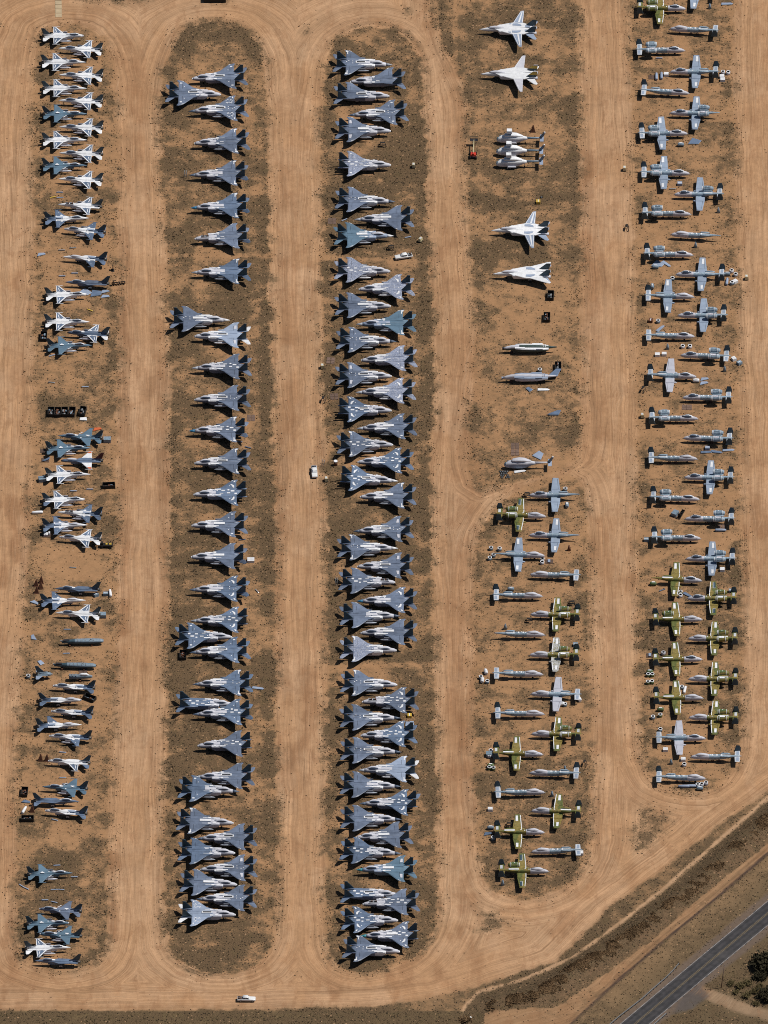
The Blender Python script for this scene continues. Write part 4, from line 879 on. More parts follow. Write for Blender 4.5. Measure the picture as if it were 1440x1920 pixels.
# ---------------- helicopter
def make_heli(root, f, rr):
    hull = f.get('hull')
    def body(m):
        q = lambda x, w, a, c, p: (x, 0, w, a, c, p)
        m.loft([q(5.2,.25,1.1,1.6,2), q(4.7,.75,.7,2.05,2.3), q(3.6,1.08,.5,2.75,3), q(2.2,1.15,.45,3.1,3.5), q(-.5,1.15,.45,3.1,3.5), q(-2.2,1.05,.7,3.1,3), q(-3.6,.65,1.3,2.9,2.4), q(-5.0,.40,1.7,2.6,2)], n=16, matf=lambda j, k, n: 1 if (k+.5)/n > .52 and j > 1 else 0)
        m.loft([q(2.9,.25,2.9,3.1,2), q(2.3,.80,2.9,3.65,3), q(.3,.95,2.9,4.0,3), q(-1.4,.85,2.9,3.9,3), q(-3.4,.35,2.8,3.2,2)], n=14)
        m.box(2.9,4.3,-.9,-.62,1.9,2.5,2); m.box(4.5,4.95,-.5,.5,1.72,2.12,2)
        m.box(-.2,.5,-.95,-.9,3.2,3.55,2)
    def boom(m): m.loft([(-4.6,0,.42,1.75,2.65,2),(-7.4,0,.30,2.0,2.6,2),(-9.0,0,.25,2.15,2.6,2)], n=10)
    def fin(m):
        m.plate([(-8.4,2.2),(-10.1,4.6),(-10.9,4.6),(-10.2,3.0),(-9.4,2.1)], 0, .22, axis='y', edge=.15); m.cyl((-10.5,-.25,4.55),(-10.5,.25,4.55),.28,n=10,mat=1)
    def mast(m): m.cyl((1.0,0,3.6),(1.0,0,4.7),.3,n=10); m.box(.1,1.9,-.85,.85,4.4,5.4,1,taper=.08)
    def sp(m): m.box(-1.4,1.4,-1.65,-1.2,.9,1.3,0,taper=.08); m.box(-1.4,1.4,1.2,1.65,.9,1.3,0,taper=.08)
    part(root, 'fuselage', simple(('heli', hull), body, 'helicopter_fuselage', [M['white'], M['pale'] if not hull else M['lightgrey'], M['fin']]), mats=[M['pale']] if hull else None)
    part(root, 'tail_boom', simple('boom', boom, 'helicopter_tail_boom', [M['bluegrey_part']]), mats=[M['pale'] if hull else M['bluegrey_part']])
    part(root, 'tail_fin', simple('hfin', fin, 'helicopter_tail_fin', [M['bluegrey_part'], M['white']]))
    part(root, 'stabiliser', simple('hstab', lambda m: m.plate([(-9.0,-1.9),(-9.0,1.9),(-10.2,1.9),(-10.2,-1.9)], 2.35, .12, edge=.1), 'helicopter_stabiliser', [M['lightgrey']]))
    if not hull:
        part(root, 'rotor_mast_cover', simple('mast', mast, 'helicopter_mast_cover', [M['steel'], M['white']]))
        part(root, 'sponson', simple('spon', sp, 'helicopter_sponson', [M['pale']]))
        for sd_ in (1, -1): part(root, 'main_gear', simple('hmg', maingear(.9,.35), 'helicopter_main_gear', [M['gear'], M['black']]), (1.0, sd_*1.3, 0))
        part(root, 'tail_wheel', simple('htw', nosegear(1.6,.22), 'helicopter_tail_wheel', [M['gear'], M['black']]), (-4.2, 0, 0))
    else:
        for xx in (2.0, -1.2): part(root, 'cradle', simple('crad', lambda m: (m.box(-.25,.25,-1.1,1.1,0,.55,0)), 'cradle', [M['rust']]), (xx, 0, 0))

# ---------------- stripped hulls
def make_hull(root, f, rr):
    k = f['k']
    if k in ('phA', 'phB'):
        def body(m):
            q = lambda x, w, a, c, p: (x, 0, w, a, c, p)
            m.loft([q(8.0,.30,1.3,2.0,2), q(7.0,.52,1.1,2.4,2.2), q(5.5,.62,1.0,2.85,2.3), q(3.0,.68,1.0,3.0,2.4), q(0,.8,1.0,2.9,2.6), q(-4,.75,1.1,2.7,2.4), q(-7,.4,1.6,2.5,2), q(-9.2,.12,1.9,2.3,2)], n=16, matf=lambda j, k_, n: (2 if j < 3 and (k_+.5)/n < .5 else 0))
            for s_ in (1, -1): m.loft([(4.2,s_*.98,.38,1.2,2.6,4),(2.0,s_*1.05,.5,1.0,2.6,4),(-3,s_*1.0,.55,1.0,2.5,3),(-6.5,s_*.7,.4,1.3,2.3,2)], n=12, matf=lambda j, k_, n: (1 if (k_+.5)/n < .3 and j < 3 else 0))
            m.quad(4.4, 1.2, .62, 1.3, 2.66, 1); m.quad(-1.2,-4.6,-1.5,-1.05,2.55,1); m.quad(-2.5,-4.8,1.0,1.5,2.5,1); m.box(7.9,8.5,-.32,.32,1.3,1.95,3)
            for a in (-4.9,-5.4): m.quad(a, a-.12, -.8, .8, 2.66, 1)
        part(root, 'fuselage', simple(k, body, 'stripped_hull', [M['greendark'] if k == 'phA' else M['pale'], M['white'] if k == 'phA' else M['lightgrey'], M['pale'], M['dark'] if k == 'phA' else M['lightgrey']]))
        for xx in (5.5, 1.5, -4.0): part(root, 'support_stand', simple('std', stand, 'support_stand', [M['rust']]), (xx, 0, 0))
        if k == 'phB':
            part(root, 'hanging_wing_panel', simple('pnlB', lambda m: m.plate([(-6.6,-.6),(-9.6,-.9),(-11.0,-4.8),(-9.3,-4.9),(-6.9,-1.8)], 1.3, .2, edge=.2), 'hull_wing_panel', [M['grey']]))
    elif k in ('dk1', 'dk2'):
        def body(m):
            q = lambda x, w, a, c, p: (x, 0, w, a, c, p)
            m.loft([q(6.2,.45,.9,1.7,2.2), q(5,.5,.8,1.9,2.4), q(3.5,.58,.6,2.0,2.6), q(2,.8,.6,2.1,3), q(-3,.95,.6,2.1,3), q(-6.2,.8,.8,2.0,2.6), q(-7.2,.6,1.0,1.8,2)], n=14, matf=lambda j, k_, n: (1 if (j >= 3 and (k_+.5)/n < .5) else 0))
            m.box(3.7,5.6,-.4,.4,1.75,2.05,2); m.box(5.7,6.6,-.5,-.2,1.2,1.5,1)
            for a in (1.2,0,-1.3,-2.6,-3.9): m.quad(a, a-.15, -.7, .7, 2.13, 3)
            m.box(-3.4,-3.0,-.3,.3,2.0,2.3,3)
        part(root, 'fuselage', simple(k, body, 'burnt_hull', [M['fin'], M['bluegrey_part'], M['dark'], M['steel']]))
        for xx in (3.6,-3.4): part(root, 'cradle', simple('crad', lambda m: (m.box(-.25,.25,-1.1,1.1,0,.55,0)), 'cradle', [M['rust']]), (xx, 0, 0))
    elif k == 'nosesec':
        def body(m):
            q = lambda x, w, a, c, p: (x, 0, w, a, c, p)
            m.loft([q(3.9,.3,1.2,1.8,2), q(3.2,.5,.9,2.1,2.2), q(1.5,.58,.7,2.25,2.4), q(-1,.7,.7,2.2,2.8), q(-3.6,.8,.7,2.1,3)], n=14)
            for a in (-1.2,-2.2,-3.1): m.quad(a, a-.4, -.6, .6, 2.2, 1)
        part(root, 'fuselage', simple(k, body, 'nose_section', [M['bluegrey_part'], M['steel']]))
        part(root, 'canopy', simple('cannose', lambda m: m.loft([(3.0,0,.1,1.9,2.1,2),(2.0,0,.42,1.9,2.8,2),(.6,0,.45,1.9,2.85,2),(-.8,0,.2,2.0,2.3,2)], n=12), 'nose_section_canopy', [M['white']]))
        part(root, 'cradle', simple('crad', lambda m: (m.box(-.25,.25,-1.1,1.1,0,.55,0)), 'cradle', [M['rust']]))
    elif k == 'tailsec':
        def body(m):
            q = lambda x, w, a, c, p: (x, 0, w, a, c, p)
            m.loft([q(2.4,.6,1.2,2.3,2.3), q(1.2,.66,1.1,2.35,2.3), q(-1.2,.5,1.4,2.25,2)], n=14); m.box(2.3,3.0,-.35,.35,1.5,1.9,1)
            for s_ in (1,-1): m.plate([(1.4,s_*.4),(1.4,s_*1.1),(-1.6,s_*1.05),(-1.9,s_*.4)], 1.9, .2)
        part(root, 'fuselage', simple(k, body, 'tail_section', [M['bluegrey_part'], M['steel']]))
        part(root, 'tail_fin', simple('fin16', fin16, 'single_tail_fin', [M['fin']]), (12.2-S16, 0, 0))
        for s_ in (1,-1): part(root, 'tailplane', simple(('st16', s_), stab16(s_), 'single_fin_tailplane', [M['white']]), (-1.3, s_*.98, 1.86), mats=[M['lightgrey']])
        part(root, 'engine_nozzle', simple('noz16b', lambda m: m.tube((-1.1,0,1.86),(-2.3,0,1.86),.52,.42,mat=0,mat_in=1), 'tail_nozzle', [M['nozzle'], M['dark']]))
        for xx in (1.2,-.8): part(root, 'support_stand', simple('std', stand, 'support_stand', [M['rust']]), (xx, 0, 0))
# ================================================================ WHERE EVERYTHING STANDS (read off the photograph, then set on the ground at real size)
def T(ox, oy, x, y, k=6.0): return ox+x/k, oy+y/k
# twin-fin fighters: facing, far wing tip, near wing tip, dorsal, nose, skin, flags, wing/body pattern
C2 = [
 (290,80,'L 885 245 905 508 o t v - w2 b1'), (290,80,'R 270 440 267 690 o t v - w2 b3'), (290,80,'L 890 605 918 868 o D v d w4 b0'), (290,80,'L 912 975 930 1235 n t v d w1 b3'),
 (290,80,'L 905 1335 915 1595 n D v du w1 b3'), (290,80,'L 918 1700 930 1962 n B g du w1 b1'),
 (290,380,'L 912 245 943 498 n t v cdu w0 b3'), (290,380,'L 943 645 930 898 n P g d w1 b1'), (290,380,'R 318 1180 322 1432 f W v d w1 b0'), (290,380,'L 935 1358 925 1620 o t p d w6 b4'), (290,380,'L 943 1712 940 1972 n P v - w0 b5'),
 (290,680,'L 925 268 932 522 o t v d w1 b0'), (290,680,'L 912 622 905 880 n B v du w1 b5'), (290,680,'L 925 978 935 1236 o t v d w1 b4'), (290,680,'L 918 1335 922 1590 n t g x w5 b5'), (290,680,'L 903 1690 895 1945 f t v d w2 b4'),
 (290,970,'L 898 318 888 548 f t v du w0 b1'), (290,970,'L 928 675 912 928 n D g du w5 b2'), (290,970,'L 940 1025 920 1278 n P g x w5 b5'), (290,970,'R 378 1212 382 1450 n t g - w2 b5'), (290,970,'L 920 1375 934 1605 o D g d w2 b4'),
 (290,1230,'L 960 172 955 428 n D g d w1 b2'), (290,1230,'R 390 400 390 650 n t g K w0 b5'), (290,1230,'L 953 505 965 752 n D g du w2 b5'), (290,1230,'L 965 860 975 1108 n t v x w0 b5'), (290,1230,'L 983 1215 970 1480 o P v d w0 b3'), (290,1230,'R 430 1372 405 1608 n D g d w2 b3'),
 (290,1500,'R 405 115 388 350 f t v d w1 b3'), (290,1500,'L 1000 285 1003 540 o D v d w1 b3'), (290,1500,'R 420 448 408 698 n t g d w0 b3'), (290,1500,'L 1002 638 1005 885 o t v d w6 b2'), (290,1500,'R 445 798 428 1053 f t v d w0 b3'), (290,1500,'L 1003 973 993 1228 o D v d w0 b0'), (290,1500,'R 422 1145 415 1395 o t p - w4 b1'),
]
C3 = [
 (590,70,'R 358 140 348 430 o P v d w1 b0'), (590,70,'L 872 338 878 620 n t v k w0 b1'), (590,70,'R 362 505 362 782 o t v k w1 b3'), (590,70,'L 888 708 915 975 o D v d w2 b2'), (590,70,'R 378 900 378 1172 f t v d w6 b3'), (590,70,'R 378 1290 380 1550 n t s x w2 b5'), (590,70,'R 385 1690 372 1955 o D v d w0 b0'),
 (590,340,'L 970 275 970 545 f P v d w0 b3'), (590,340,'R 348 470 378 738 f W t d w1 b3'), (590,340,'R 370 858 368 1130 n t s d w1 b5'), (590,340,'L 965 1072 983 1300 n t s d w5 b2'), (590,340,'R 368 1272 382 1515 f t v d w1 b3'), (590,340,'L 993 1458 993 1718 n P t d w1 b1'), (590,340,'R 393 1650 390 1912 o D v d w2 b0'),
 (580,630,'L 1058 122 1070 375 n t s - w2 b4'), (580,630,'R 438 308 448 570 o t v d w6 b0'), (580,630,'L 1048 493 1050 735 n P s d w5 b4'), (580,630,'R 438 700 445 948 o t g x w5 b5'), (580,630,'L 1055 885 1065 1145 f P v d w2 b4'), (580,630,'R 452 1083 465 1343 n t v d w1 b5'), (580,630,'L 1025 1278 1025 1522 n t g - w5 b5'), (580,630,'R 483 1478 455 1712 o W g x w5 b5'), (580,630,'L 1055 1675 1052 1912 f t v d w1 b4'),
 (590,930,'L 958 238 970 502 o D v d w6 b2'), (590,930,'R 398 445 412 708 f W v d w1 b0'), (590,930,'L 978 650 948 912 o t v d w6 b3'), (590,930,'R 422 825 418 1078 n t v cd w0 b5'), (590,930,'L 1020 1045 985 1292 n B v - w5 b1'), (590,930,'R 423 1210 437 1468 n D v d w0 b4'), (590,930,'L 1015 1412 990 1645 f t v d w0 b4'), (590,930,'R 433 1590 435 1850 n t s - w1 b4'),
 (590,1230,'R 447 170 435 430 o t v d w1 b0'), (590,1230,'L 1018 368 1020 625 n t v cd w5 b5'), (590,1230,'R 425 570 442 808 o D v d w0 b2'), (590,1230,'L 1003 748 1005 1003 n t g d w5 b5'), (590,1230,'R 442 930 440 1190 o D v d w0 b0'), (590,1230,'L 1033 1148 1010 1395 n P p d w1 b4'), (590,1230,'R 440 1315 433 1575 n D v d w0 b4'), (590,1230,'L 1043 1518 1030 1775 n D g y w5 b5'), (590,1230,'R 438 1695 445 1952 o D v d w0 b3'),
 (590,1520,'L 940 150 962 390 f t v d w1 b3'), (590,1520,'R 452 330 425 562 n D g d w0 b5'), (590,1520,'L 1013 525 990 778 f T t - w6 b3'), (590,1520,'R 440 800 440 1050 o t g K w0 b5'), (590,1520,'L 1023 900 1035 1152 n t v cd w0 b5'), (590,1520,'R 437 1100 455 1352 n t g d w5 b5'), (590,1520,'L 1048 1268 1042 1520 f T v x w5 b5'), (590,1520,'R 482 1422 452 1678 o t v - w1 b0'),
]
# single-fin fighters: facing, nose, tail, pattern, flags
C1 = [
 (30,30,'R 750 222 298 222 W td'), (30,30,'L 470 362 968 382 W d'), (30,30,'R 800 518 290 518 W d'), (30,30,'L 470 660 975 676 W d'), (30,30,'R 820 813 300 813 W d'), (30,30,'L 470 948 972 966 W d'), (30,30,'R 805 1100 305 1098 G d'), (30,30,'L 470 1245 976 1260 W d'), (30,30,'R 810 1393 300 1395 W d'), (30,30,'L 475 1540 976 1554 W d'), (30,30,'R 805 1680 300 1682 G d'), (30,30,'L 460 1830 970 1850 W d'),
 (30,340,'L 470 258 965 286 W odx'), (30,340,'R 820 412 322 425 M -'), (30,340,'L 553 535 1005 570 M td'), (30,340,'L 515 848 1018 876 M cN'), (30,340,'L 550 1133 1045 1150 P xnN v'), (30,340,'R 785 1272 332 1278 W td'), (30,340,'R 835 1580 327 1578 W d'), (30,340,'L 580 1700 1042 1722 W tbd'), (30,340,'R 815 1845 352 1850 G d'),
 (30,650,'L 475 1000 970 1026 G -'), (30,650,'R 830 1138 340 1148 G d'), (30,650,'L 520 1282 975 1280 R tbxc'), (30,650,'R 830 1435 335 1445 W d'), (30,650,'R 750 1718 303 1728 W td g'),
 (30,920,'L 450 240 965 268 M od'), (30,920,'R 805 385 300 395 M cd'), (30,920,'L 510 522 957 548 W t'), (30,920,'L 445 1100 940 1112 P xnN g'), (30,920,'R 782 1232 280 1242 M c'), (30,920,'L 440 1372 945 1392 W -'),
 (30,1220,'L 435 395 885 418 M nNt g'), (30,1220,'R 720 555 262 556 M nNtc g'), (30,1220,'L 415 683 865 704 M nNt g'), (30,1220,'R 722 832 232 846 M nc g'), (30,1220,'L 390 960 845 980 M Ntdx g'), (30,1220,'L 380 1240 832 1262 W Nt g'), (30,1220,'L 320 1530 802 1552 G d'), (30,1220,'R 700 1695 200 1682 P nN g'), (30,1220,'L 345 1800 798 1832 M nNt g'),
 (0,1540,'R 800 580 310 592 G d'), (0,1540,'L 465 985 915 1012 G t v'), (0,1540,'R 755 1143 300 1150 G td'), (0,1540,'L 465 1268 920 1288 G tdx'), (0,1540,'R 755 1418 283 1430 W d'), (0,1540,'L 395 1568 900 1580 P xnN g'),
]
# straight-winged attack jets: facing, nose, tail, colour, flags
C4 = [
 (870,800,'L 735 770 1290 762 G w'), (870,800,'R 918 1008 375 978 C weEsFfc'), (870,800,'L 735 1220 1290 1222 G w'), (870,800,'R 905 1450 325 1428 G wc'), (870,800,'L 745 1662 1300 1668 G sc'),
 (870,1100,'R 880 105 320 88 G sFc'), (870,1100,'L 750 310 1310 312 C weEsFfc'), (870,1100,'R 905 540 335 524 G c'), (870,1100,'L 740 766 1298 760 X weEsFfc'), (870,1100,'R 885 985 332 970 G sc'), (870,1100,'L 755 1205 1300 1210 P wsc'), (870,1100,'R 900 1430 340 1418 G sFc'), (870,1100,'L 760 1655 1315 1655 C weEsFfc'),
 (870,1380,'R 885 205 335 188 C wsFfc'), (870,1380,'L 740 415 1300 415 G sFc'), (870,1380,'R 905 632 345 630 G sFc'), (870,1380,'L 760 840 1305 845 C wsFfc'), (870,1380,'R 900 1082 355 1070 C wsFfc'), (870,1380,'L 760 1302 1310 1278 G sc'), (870,1380,'R 948 1520 390 1508 C wesFfc'),
]
C5 = [
 (1160,0,'L 568 -90 1128 -86 G wsf'), (1160,0,'R 750 95 192 80 C weEsFf'), (1160,0,'L 578 322 1140 342 G sfc'), (1160,0,'R 742 566 182 554 G eEsF'), (1160,0,'L 580 806 1140 804 G wsFf'), (1160,0,'R 790 1048 212 1005 G sF'), (1160,0,'L 580 1270 1160 1270 G weE'), (1160,0,'R 772 1500 195 1495 G weEsF'),
 (1170,300,'R 735 150 160 132 G weEsF'), (1170,300,'L 565 386 1135 378 G wesFf'), (1170,300,'R 748 608 190 590 G eEsFf'), (1170,300,'L 530 836 1095 852 G c'), (1170,300,'R 772 1066 208 1048 G eEsFf'), (1170,300,'L 585 1285 1150 1285 G wsFf'), (1170,300,'R 785 1538 225 1518 G wsFc'), (1170,300,'L 605 1748 1175 1742 G weEsFf'),
 (1170,600,'R 790 182 218 166 G s'), (1170,600,'L 637 396 1200 404 G eEsF'), (1170,600,'R 810 635 262 610 P wsFf'), (1170,600,'L 660 872 1225 866 G eEsFf'), (1170,600,'R 830 1108 262 1095 G eEsFf'), (1170,600,'L 670 1326 1238 1330 G eEsFf'), (1170,600,'R 822 1560 250 1545 G sFc'), (1170,600,'L 680 1770 1245 1768 G weEsFf'),
 (1170,900,'R 845 215 275 186 G eEsFf'), (1170,900,'L 688 436 1255 430 G eEsFf'), (1170,900,'R 860 656 285 640 G eEsFf'), (1170,900,'L 698 886 1262 880 G weEsFf'), (1170,900,'R 872 1130 320 1102 C w'), (1170,900,'L 712 1332 1260 1322 C weEsFf'), (1170,900,'R 877 1566 335 1562 C wesFfc'), (1170,900,'L 725 1782 1268 1776 C weEsFfc'),
 (1170,1190,'R 580 182 232 180 C wsFf q'), (1170,1190,'L 482 328 845 325 C weEsFfc q'), (1170,1190,'R 586 470 226 466 C wsFfc q'), (1170,1190,'L 484 616 845 614 C weEsFfc q'), (1170,1190,'R 604 770 238 762 P ws q'), (1170,1190,'L 498 908 858 904 G sFc q'), (1170,1190,'R 604 1068 240 1054 G sFc q'),
]
ORD = ('zeroth first second third fourth fifth sixth seventh eighth ninth tenth eleventh twelfth thirteenth fourteenth fifteenth sixteenth seventeenth eighteenth nineteenth twentieth twenty-first twenty-second twenty-third twenty-fourth twenty-fifth twenty-sixth twenty-seventh twenty-eighth').split()
COLN = {1: 'single-fin column', 2: 'loose twin-fin column', 3: 'packed twin-fin column', 4: 'helicopter column', 5: 'long attack-jet column'}
CRAFT = []                                             # (x, y, short phrase that finds it)
count = {}
def finder(col, d):
    k = (col, d); count[k] = count.get(k, 0)+1
    return '%s %s-facing jet down the %s' % (ORD[count[k]], 'left' if d == 'L' else 'right', COLN[col])
def proto_copy(root, parts_src, loc, rz): pass
def heading(p_from, p_to): return math.atan2(p_to[1]-p_from[1], p_to[0]-p_from[0])
def place_f15(col, ox, oy, rec):
    w = rec.split(); d = w[0]; fx, fy, nx_, ny_ = map(float, w[1:5]); dors, nose, skin, fl = w[5:9]
    A = W(*T(ox, oy, fx, fy), 2.72); B = W(*T(ox, oy, nx_, ny_), 2.72); mx, my = (A[0]+B[0])/2, (A[1]+B[1])/2
    raw = math.atan2(-(B[0]-A[0]), B[1]-A[1]) if d == 'L' else math.atan2(B[0]-A[0], A[1]-B[1])
    # perpendicular to the wing tips: far minus near is +Y
    vx, vy = A[0]-B[0], A[1]-B[1]; hd = math.atan2(-vx, vy)+(PI if d == 'L' else 0)
    nom = (PI+R(2.0)) if d == 'L' else R(-1.0); dev = (hd-nom+PI) % (2*PI)-PI; hd = nom+max(-R(3.5), min(R(3.5), dev))*.75
    cx, cy = mx+math.cos(hd)*(15.25-S15), my+math.sin(hd)*(15.25-S15)
    r = empty('twin_fin_fighter', (cx, cy, 0), hd)
    rr = random.Random(int(fx*7+fy)); f = dict(dir=(1 if d == 'L' else -1), dors=dors, nose=nose, skin=skin, fl=fl)
    for e in w[9:]:
        if e[0] == 'w': f['wp'] = int(e[1])
        if e[0] == 'b': f['body'] = int(e[1])
    make_f15(r, f, rr)
    ph = finder(col, d); base = {'g':'blue-grey','v':'grey','t':'teal-grey','p':'whitish grey','s':'streaky pale'}[skin]
    ex = ('wingless' if 'K' in fl else 'missing its near wing' if 'k' in fl else 'open cockpit' if 'c' in fl else 'no tailplanes' if 'x' in fl else {'B':'blue nose','T':'teal nose','W':'white nose','D':'dark pointed nose','P':'pale pointed nose','t':'blunt cut nose'}[nose])
    tag(r, '%s fighter, %s, %s' % (base, ex, ph), 'fighter jet', 'twin-fin fighters parked in the %s' % COLN[col]); CRAFT.append((cx, cy, ph))
def place_f16(rec_):
    ox, oy, rec = rec_; w = rec.split(); d = w[0]; a, b_, c_, e = map(float, w[1:5]); pat, fl = w[5:7]
    Nn = W(*T(ox, oy, a, b_), 1.85); Tt = W(*T(ox, oy, c_, e), 1.95); hd = heading(Tt, Nn)
    cx, cy = Tt[0]+math.cos(hd)*(14.45-S16), Tt[1]+math.sin(hd)*(14.45-S16)
    r = empty('single_fin_fighter', (cx, cy, 0), hd)
    f = dict(dir=(1 if d == 'L' else -1), pat=pat, fl=fl)
    if len(w) > 7:
        if w[7] == 'v': f['skin'] = 'v'
        f['stab'] = w[7]
    elif pat == 'G': f['skin'] = 't'
    make_f16(r, f, random.Random(int(a+b_)))
    ph = finder(1, d); base = {'W':'white','M':'grey-and-white','G':'dark blue-grey','P':'stripped dark','R':'white orange-tipped'}[pat]
    ex = 'wingless' if 'nN' in fl else 'one wing missing' if ('n' in fl or 'N' in fl) else 'open cockpits' if 'o' in fl else 'blunt nose' if 't' in fl else 'pointed nose'
    tag(r, '%s fighter, %s, %s' % (base, ex, ph), 'fighter jet', 'single-fin fighters parked in the first column'); CRAFT.append((cx, cy, ph))
def place_a10(col, rec_):
    ox, oy, rec = rec_; w = rec.split(); d = w[0]; a, b_, c_, e = map(float, w[1:5]); clr, fl = w[5:7]; k = 3.967 if len(w) > 7 else 6.0
    Nn = W(*T(ox, oy, a, b_, k), 1.75); Tt = W(*T(ox, oy, c_, e, k), 2.25); hd = heading(Tt, Nn)
    cx, cy = Nn[0]-math.cos(hd)*S10, Nn[1]-math.sin(hd)*S10
    r = empty('attack_jet', (cx, cy, 0), hd)
    make_a10(r, dict(dir=(1 if d == 'L' else -1), col=clr, fl=fl), random.Random(int(a*3+b_)))
    ph = finder(col, d); base = {'G':'grey','C':'camouflaged','P':'pale','X':'patchy'}[clr]
    eng = 'E' in fl or 'e' in fl
    ex = ('with' if 'w' in fl else 'wingless with' if eng else 'stripped')+(' engines' if eng else ' bare wings' if 'w' in fl else '')
    tag(r, '%s attack jet %s, %s' % (base, ex, ph), 'attack jet', 'straight-winged attack jets of the %s' % COLN[col]); CRAFT.append((cx, cy, ph))
for q in C1: place_f16(q)
for ox, oy, q in C2: place_f15(2, ox, oy, q)
for ox, oy, q in C3: place_f15(3, ox, oy, q)
for q in C4: place_a10(4, q)
for q in C5: place_a10(5, q)
# swing-wing fighters: nose and tail
for (ox, oy, k, x0, y0, x1, y1, pat, sw, lab) in (
    (890,10,10.286,85,465,1240,478,'b',False,'blue-panelled white swing-wing jet with dark fins, topmost in the helicopter column'),
    (890,10,10.286,105,1325,1262,1345,'y',False,'white swing-wing jet with yellow-banded fins'),
    (870,210,6,303,1333,970,1338,'n',False,'white swing-wing jet, blue spread wings, below the yellow box'),
    (870,210,6,320,1822,985,1818,'y2',True,'white swing-wing jet with its wings swept fully back')):
    Nn = W(*T(ox, oy, x0, y0, k), 1.8); Tt = W(*T(ox, oy, x1, y1, k), 2.2); hd = heading(Tt, Nn)
    r = empty('swing_wing_fighter', (Nn[0]-math.cos(hd)*S14, Nn[1]-math.sin(hd)*S14, 0), hd)
    make_f14(r, dict(pat='y' if pat == 'y' else pat, swept=sw), rnd)
    tag(r, lab, 'fighter jet', 'swing-wing fighters'); CRAFT.append((r.location.x, r.location.y, 'the swing-wing jet with '+('swept wings' if sw else 'yellow-banded fins' if pat == 'y' else 'dark fins')))
for (x0, y0, x1, y1, lab) in ((365,310,905,232,'white and blue helicopter, topmost of the three parked together'),(360,450,900,372,'white and blue helicopter between the other two'),(358,582,900,492,'white and blue helicopter nearest the swing-wing jets, lowest of the three')):
    Nn = W(*T(870,210,x0,y0), 1.35); Tt = W(*T(870,210,x1,y1), 4.55); hd = heading(Tt, Nn); hd = PI+R(2) if abs(hd) < 2.5 else hd
    r = empty('helicopter', (Nn[0]-math.cos(hd)*5.2, Nn[1]-math.sin(hd)*5.2, 0), hd); make_heli(r, {}, rnd); tag(r, lab, 'helicopter', 'helicopters parked side by side'); CRAFT.append((r.location.x, r.location.y, lab))
Nn = W(*T(870,800,450,432), 1.3); r = empty('helicopter', (Nn[0]+5.2, Nn[1], 0), PI); make_heli(r, {'hull': True}, rnd)
tag(r, 'stripped pale helicopter hull without rotor, on its own near the heap of wheels', 'helicopter')
for (ox, oy, x0, y0, x1, y1, k, half, nm, lab, cat, flip) in (
    (870,520,430,800,1000,795,'phA',8.5,'stripped_jet_hull','dark green and white wingless jet hull on stands','jet hull',0),
    (870,520,440,1130,1030,1120,'phB',8.0,'stripped_jet_hull','pale wingless jet hull with one wing panel hanging by its tail','jet hull',0),
    (30,920,500,1690,970,1680,'dk1',6.6,'stripped_jet_hull','dark stripped fuselage without nose, tail or wings, upper of two alike','jet hull',0),
    (30,1220,415,150,905,160,'dk2',6.6,'stripped_jet_hull','dark stripped fuselage with ribbed back, lower of two alike','jet hull',0),
    (30,1220,860,285,580,285,'nosesec',3.9,'nose_section','cut-off cockpit section with a white canopy','nose section',1),
    (30,1220,400,265,205,265,'tailsec',2.7,'tail_section','cut-off tail section with its fin still up','tail section',1)):
    A = W(*T(ox, oy, x0, y0), 1.7); B = W(*T(ox, oy, x1, y1), 1.7); hd = heading(B, A)
    r = empty(nm, (A[0]-math.cos(hd)*half, A[1]-math.sin(hd)*half, 0), hd); make_hull(r, {'k': k}, rnd); tag(r, lab, cat); CRAFT.append((r.location.x, r.location.y, 'the '+lab.split(',')[0]))
# ================================================================ VEHICLES, SCRAP AND GROUND EQUIPMENT
def thing(name, x, y, rz, label, cat, group=None, z=None):
    r = empty(name, (x, y, 0 if z is None else z), rz); tag(r, label, cat, group); return r
def once(k, fn, mats):
    if k not in MESH: m = MB(); fn(m); MESH[k] = m.mesh(k, mats)
    return MESH[k]
# ---- pickup truck, 5.8 m, +X forward
def truck_body(m):
    m.loft([(2.9,0,.78,.55,.95,6),(2.75,0,.90,.42,1.05,6),(1.1,0,.95,.40,1.14,6),(.9,0,.96,.40,1.14,6),(-2.7,0,.96,.42,1.12,6),(-2.85,0,.92,.5,1.08,6)], n=20)
    m.loft([(1.15,0,.80,1.05,1.12,5),(.45,0,.74,1.05,1.72,5),(.2,0,.72,1.05,1.80,5),(-1.0,0,.72,1.05,1.80,5),(-1.25,0,.76,1.05,1.12,5)], n=16)
def truck_glass(m):
    m.add([(1.06,-.72,1.17),(1.06,.72,1.17),(.47,.66,1.70),(.47,-.66,1.70)], [(0,1,2,3)]); m.add([(-1.235,-.66,1.2),(-1.235,.66,1.2),(-1.05,.6,1.70),(-1.05,-.6,1.70)], [(0,1,2,3)])
    for s_ in (1,-1):
        m.add([(.95,s_*.80,1.18),(.45,s_*.755,1.66),(-.25,s_*.755,1.68),(-.25,s_*.81,1.18)], [(0,1,2,3)]); m.add([(-.33,s_*.81,1.18),(-.33,s_*.755,1.68),(-.95,s_*.755,1.64),(-1.1,s_*.80,1.18)], [(0,1,2,3)])
def truck_bed(m): m.box(-2.72,-1.4,-.80,.80,1.10,1.135,0); m.box(-2.5,-2.1,-.6,.0,1.13,1.42,1); m.box(-1.9,-1.5,-.7,.5,1.13,1.35,2)
